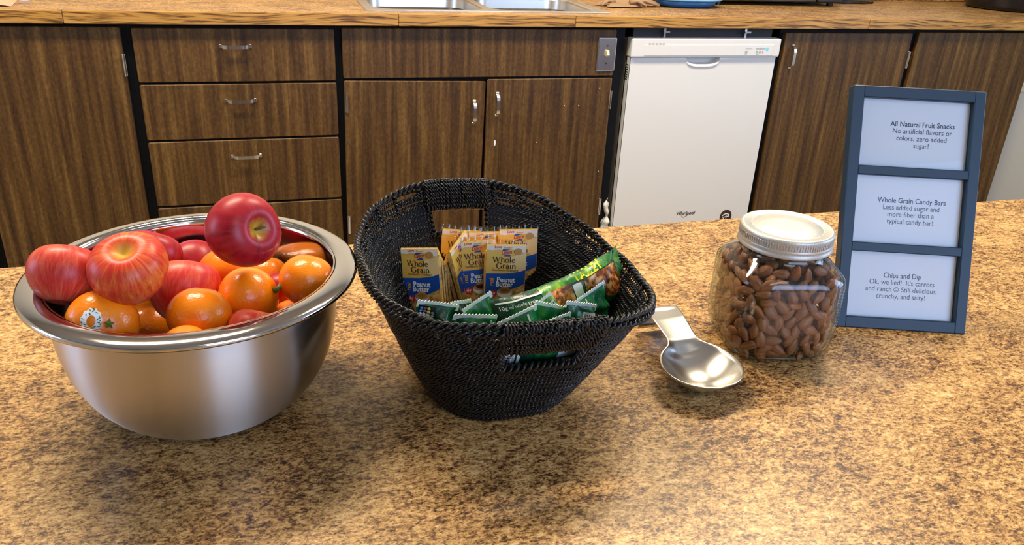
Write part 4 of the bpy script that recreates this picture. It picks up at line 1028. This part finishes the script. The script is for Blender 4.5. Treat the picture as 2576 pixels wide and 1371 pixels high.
# moulded grip ribs on the chamfered corners
rb_ = []
for k in range(4):
    a = k * math.pi / 2 + math.pi / 4; c = (.0695 - .01075) * math.sqrt(2)
    for i in range(14):
        z = .048 + i * .0042; u = Vector((-math.sin(a), math.cos(a), 0)); p = Vector((math.cos(a), math.sin(a), 0)) * (c - .0003)
        rb_.append(tube([tuple(p + u * (s * .0095) + Vector((0, 0, z))) for s in (-1, -.5, 0, .5, 1)], [.0003, .0009, .0010, .0009, .0003], 6))
for k in range(4): obj('grip_ribs', *join(*rb_[14 * k:14 * k + 14]), 'glass', jr, True)['kind'] = 'stuff'
obj('base_ring', *loft([jring(.046, .015, .013, .0005), jring(.0515, .016, .013, .0005), jring(.0515, .016, .013, .0035), jring(.046, .015, .013, .004)], False), 'baseglass', jr, True)
lidp = [(.0565, .140), (.0572, .1405), (.0578, .142), (.0572, .1445), (.0562, .146), (.0568, .1475), (.0572, .149), (.0566, .1505)]
obj('lid_band', *join(lathe(lidp, 72), lathe([(.0566, .1505), (.0566, .1585)], 72)), 'lid', jr, True)
kn = []
for i in range(110):
    a = 2 * math.pi * i / 110; kn.append(xf(box(-.0006, .0006, -.0007, .0007, .1512, .1580, .0002), Matrix.Rotation(a, 4, 'Z') @ Matrix.Translation((.0567, 0, 0))))
obj('lid_knurling', *join(*kn), 'lid', jr)
obj('lid_top', *lathe([(.0566, .1585), (.0570, .1605), (.0562, .1628), (.0545, .1640), (.0525, .1640), (.0515, .1632), (.0440, .1632), (.0432, .1624), (.0424, .1632), (.02, .1634), (.0005, .1634)], 72), 'lid', jr, True)
# almonds: the outer layers one by one, the hidden core as one mass
def almond_mesh(seed):
    rg = random.Random(seed); n, mN = 10, 9; L_, Wd, T = .0118, .0066, .0042
    V, F = [], []
    for j in range(mN + 1):
        s = j / mN * 2 - 1; prof = max(0, 1 - abs(s) ** 2.2) ** .62 * (1 - .28 * s)
        for i in range(n):
            a = 2 * math.pi * i / n; V.append((Wd * prof * math.cos(a) * (1 + rg.uniform(-.04, .04)), T * prof * math.sin(a), L_ * s))
    for j in range(mN):
        for i in range(n): F.append((j * n + i, j * n + (i + 1) % n, (j + 1) * n + (i + 1) % n, (j + 1) * n + i))
    return V, F
protos = [almond_mesh(s) for s in range(4)]
meshes = []
for pm in protos:
    me = bpy.data.meshes.new('almond'); me.from_pydata(*[pm[0], [], pm[1]]); me.materials.append(M['alm']); me.polygons.foreach_set('use_smooth', np.ones(len(me.polygons), bool)); meshes.append(me)
rgA = random.Random(21)
def in_h(z):      # inner half size of the jar at height z
    zz = [.004, .010, .022, .034, .104, .111, .117, .1225, .128, .135]; hh = [.053, .060, .0645, .0660, .0660, .0650, .0615, .0570, .0520, .049]
    return float(np.interp(z, zz, hh))
JM = Matrix.Translation((JX, JY, IZ)) @ Matrix.Rotation(R_(JR), 4, 'Z')
count = 0
spots = []
z = .0105; row = 0
while z < .124:
    h = in_h(z) - .0052; ring = octa(h, .021 if z < .115 else .03, .014); ring = np.vstack([ring, ring[:1]])
    d_ = np.concatenate([[0], np.cumsum(np.linalg.norm(np.diff(ring, axis=0), axis=1))]); Lr = d_[-1]; n = int(Lr / .0178)
    for i in range(n):
        q = ((i + .5 * (row % 2) + rgA.uniform(-.16, .16)) / n * Lr) % Lr
        x, y = np.interp(q, d_, ring[:, 0]), np.interp(q, d_, ring[:, 1]); spots.append((x, y, z + rgA.uniform(-.0022, .0022), True))
    z += .0122; row += 1
for i in range(26):
    a = i * 2.4; rr = .043 * math.sqrt((i + .5) / 26); spots.append((rr * math.cos(a), rr * math.sin(a), .122 + rgA.uniform(-.004, .004), False))
for (x, y, z, side) in spots[:300]:
    o = bpy.data.objects.new('almond', meshes[count % 4]); COL.objects.link(o)
    nrm = Vector((x, y, 0)).normalized() if side else Vector((rgA.uniform(-.5, .5), rgA.uniform(-.5, .5), 1)).normalized()
    nrm = (nrm + Vector((rgA.uniform(-.45, .45), rgA.uniform(-.45, .45), rgA.uniform(-.35, .45)))).normalized()
    tn = nrm.cross(Vector((0, 0, 1))).normalized(); th = rgA.uniform(0, 2 * math.pi); bt = nrm.cross(tn)
    za = tn * math.cos(th) + bt * math.sin(th); xa = nrm.cross(za)
    s = rgA.uniform(.88, 1.10)
    o.matrix_world = JM @ Matrix.Translation((x, y, z)) @ Matrix((xa, nrm, za)).transposed().to_4x4() @ Matrix.Scale(s, 4)
    tag(o, 'brown almond packed against the glass inside the square jar', 'almond', 'almonds in the glass jar'); count += 1
core = []
for i in range(420):
    for _ in range(20):
        x, y, z = rgA.uniform(-.056, .056), rgA.uniform(-.056, .056), rgA.uniform(.009, .118)
        h = in_h(z) - .013
        if max(abs(x), abs(y)) < h and abs(x) + abs(y) < 2 * h - .024: break
    core.append(xf(protos[i % 4], Matrix.Translation((x, y, z)) @ Euler((rgA.uniform(0, 6), rgA.uniform(0, 6), rgA.uniform(0, 6))).to_matrix().to_4x4()))
o = obj('almond_filling', *join(*core), 'almdark', None, True); o.matrix_world = JM
tag(o, 'almonds in the middle of the jar behind the outer layer', 'almonds', None, 'stuff')

# ------------------------------------------------------------------ three-opening frame with text cards
FW, FH, TILT = .1785, .3315, 22
wv = Vector((.1649, -.0566, 0)).normalized(); bv = Vector((-wv.y, wv.x, 0))
base_c = Vector((.7233, .7909, 0)) + wv * FW / 2
rot = Matrix((wv, bv, Vector((0, 0, 1)))).transposed().to_4x4() @ Matrix.Rotation(R_(-TILT), 4, 'X')
fr = empty('picture_frame'); fr.matrix_world = Matrix.Translation(base_c + Vector((0, 0, IZ + .001))) @ rot
tag(fr, 'tilted navy frame with three white text cards beside the jar', 'frame')
BO = .0150; T = .019
zb = [0, .0155, .1060, .1185, .2110, .2235, .3160, FH]
mem = [box(-FW / 2, -FW / 2 + BO, 0, T, 0, FH, .0012), box(FW / 2 - BO, FW / 2, 0, T, 0, FH, .0012)]
for a, b2 in ((zb[0], zb[1]), (zb[2], zb[3]), (zb[4], zb[5]), (zb[6], zb[7])): mem.append(box(-FW / 2 + BO - .001, FW / 2 - BO + .001, .0004, T, a, b2, .0010))
obj('moulding', *join(*mem), 'navy', fr)
obj('backing', *box(-FW / 2 + .006, FW / 2 - .006, .0135, T + .001, .006, FH - .006), 'black', fr)
leg_top = (0, T, FH * .62); 
Rm = fr.matrix_world.to_3x3(); 
obj('easel_leg', *join(xf(box(-.022, .022, -.0015, .0015, -.187, 0), Matrix.Translation((0, T + .002, FH * .60)) @ Matrix.Rotation(R_(TILT + 20), 4, 'X'))), 'black', fr)
TX = [(zb[5], zb[6], ['All Natural Fruit Snacks', 'No artificial flavors or', 'colors, zero added', 'sugar!'], .012), (zb[3], zb[4], ['Whole Grain Candy Bars', 'Less added sugar and', 'more fiber than a', 'typical candy bar!'], .006), (zb[1], zb[2], ['Chips and Dip', "Ok, we lied!  It's carrots", 'and ranch     Still delicious,', 'crunchy, and salty!'], .002)]
for a, b2, lines, dx in TX:
    cdn = obj('text_card', *box(-FW / 2 + BO - .003, FW / 2 - BO + .003, .0110, .0116, a - .003, b2 + .003), 'card', fr)
    f = Flat(.0108); zc = (a + b2) / 2 + .0105
    for k, s in enumerate(lines): f.text(s, dx, zc - k * .0096, .0098, .012 if k == 0 else .0, 0, .93)
    if lines[0].startswith('Chips'):
        zc2 = zc - 2 * .0096 + .0030; xx = dx - .0070; f.ribbon(_arc(xx, zc2, .0032, .0032, 0, 360, 20), .0006); f.ribbon(_arc(xx, zc2, .0018, .0018, 200, 340, 8), .0006); f.disc(xx - .0012, zc2 + .0010, .0004); f.disc(xx + .0012, zc2 + .0010, .0004)
    f.build('lettering', 'ink', cdn)
    obj('glazing', *box(-FW / 2 + BO - .003, FW / 2 - BO + .003, .0080, .0086, a - .003, b2 + .003), 'glazing', fr)
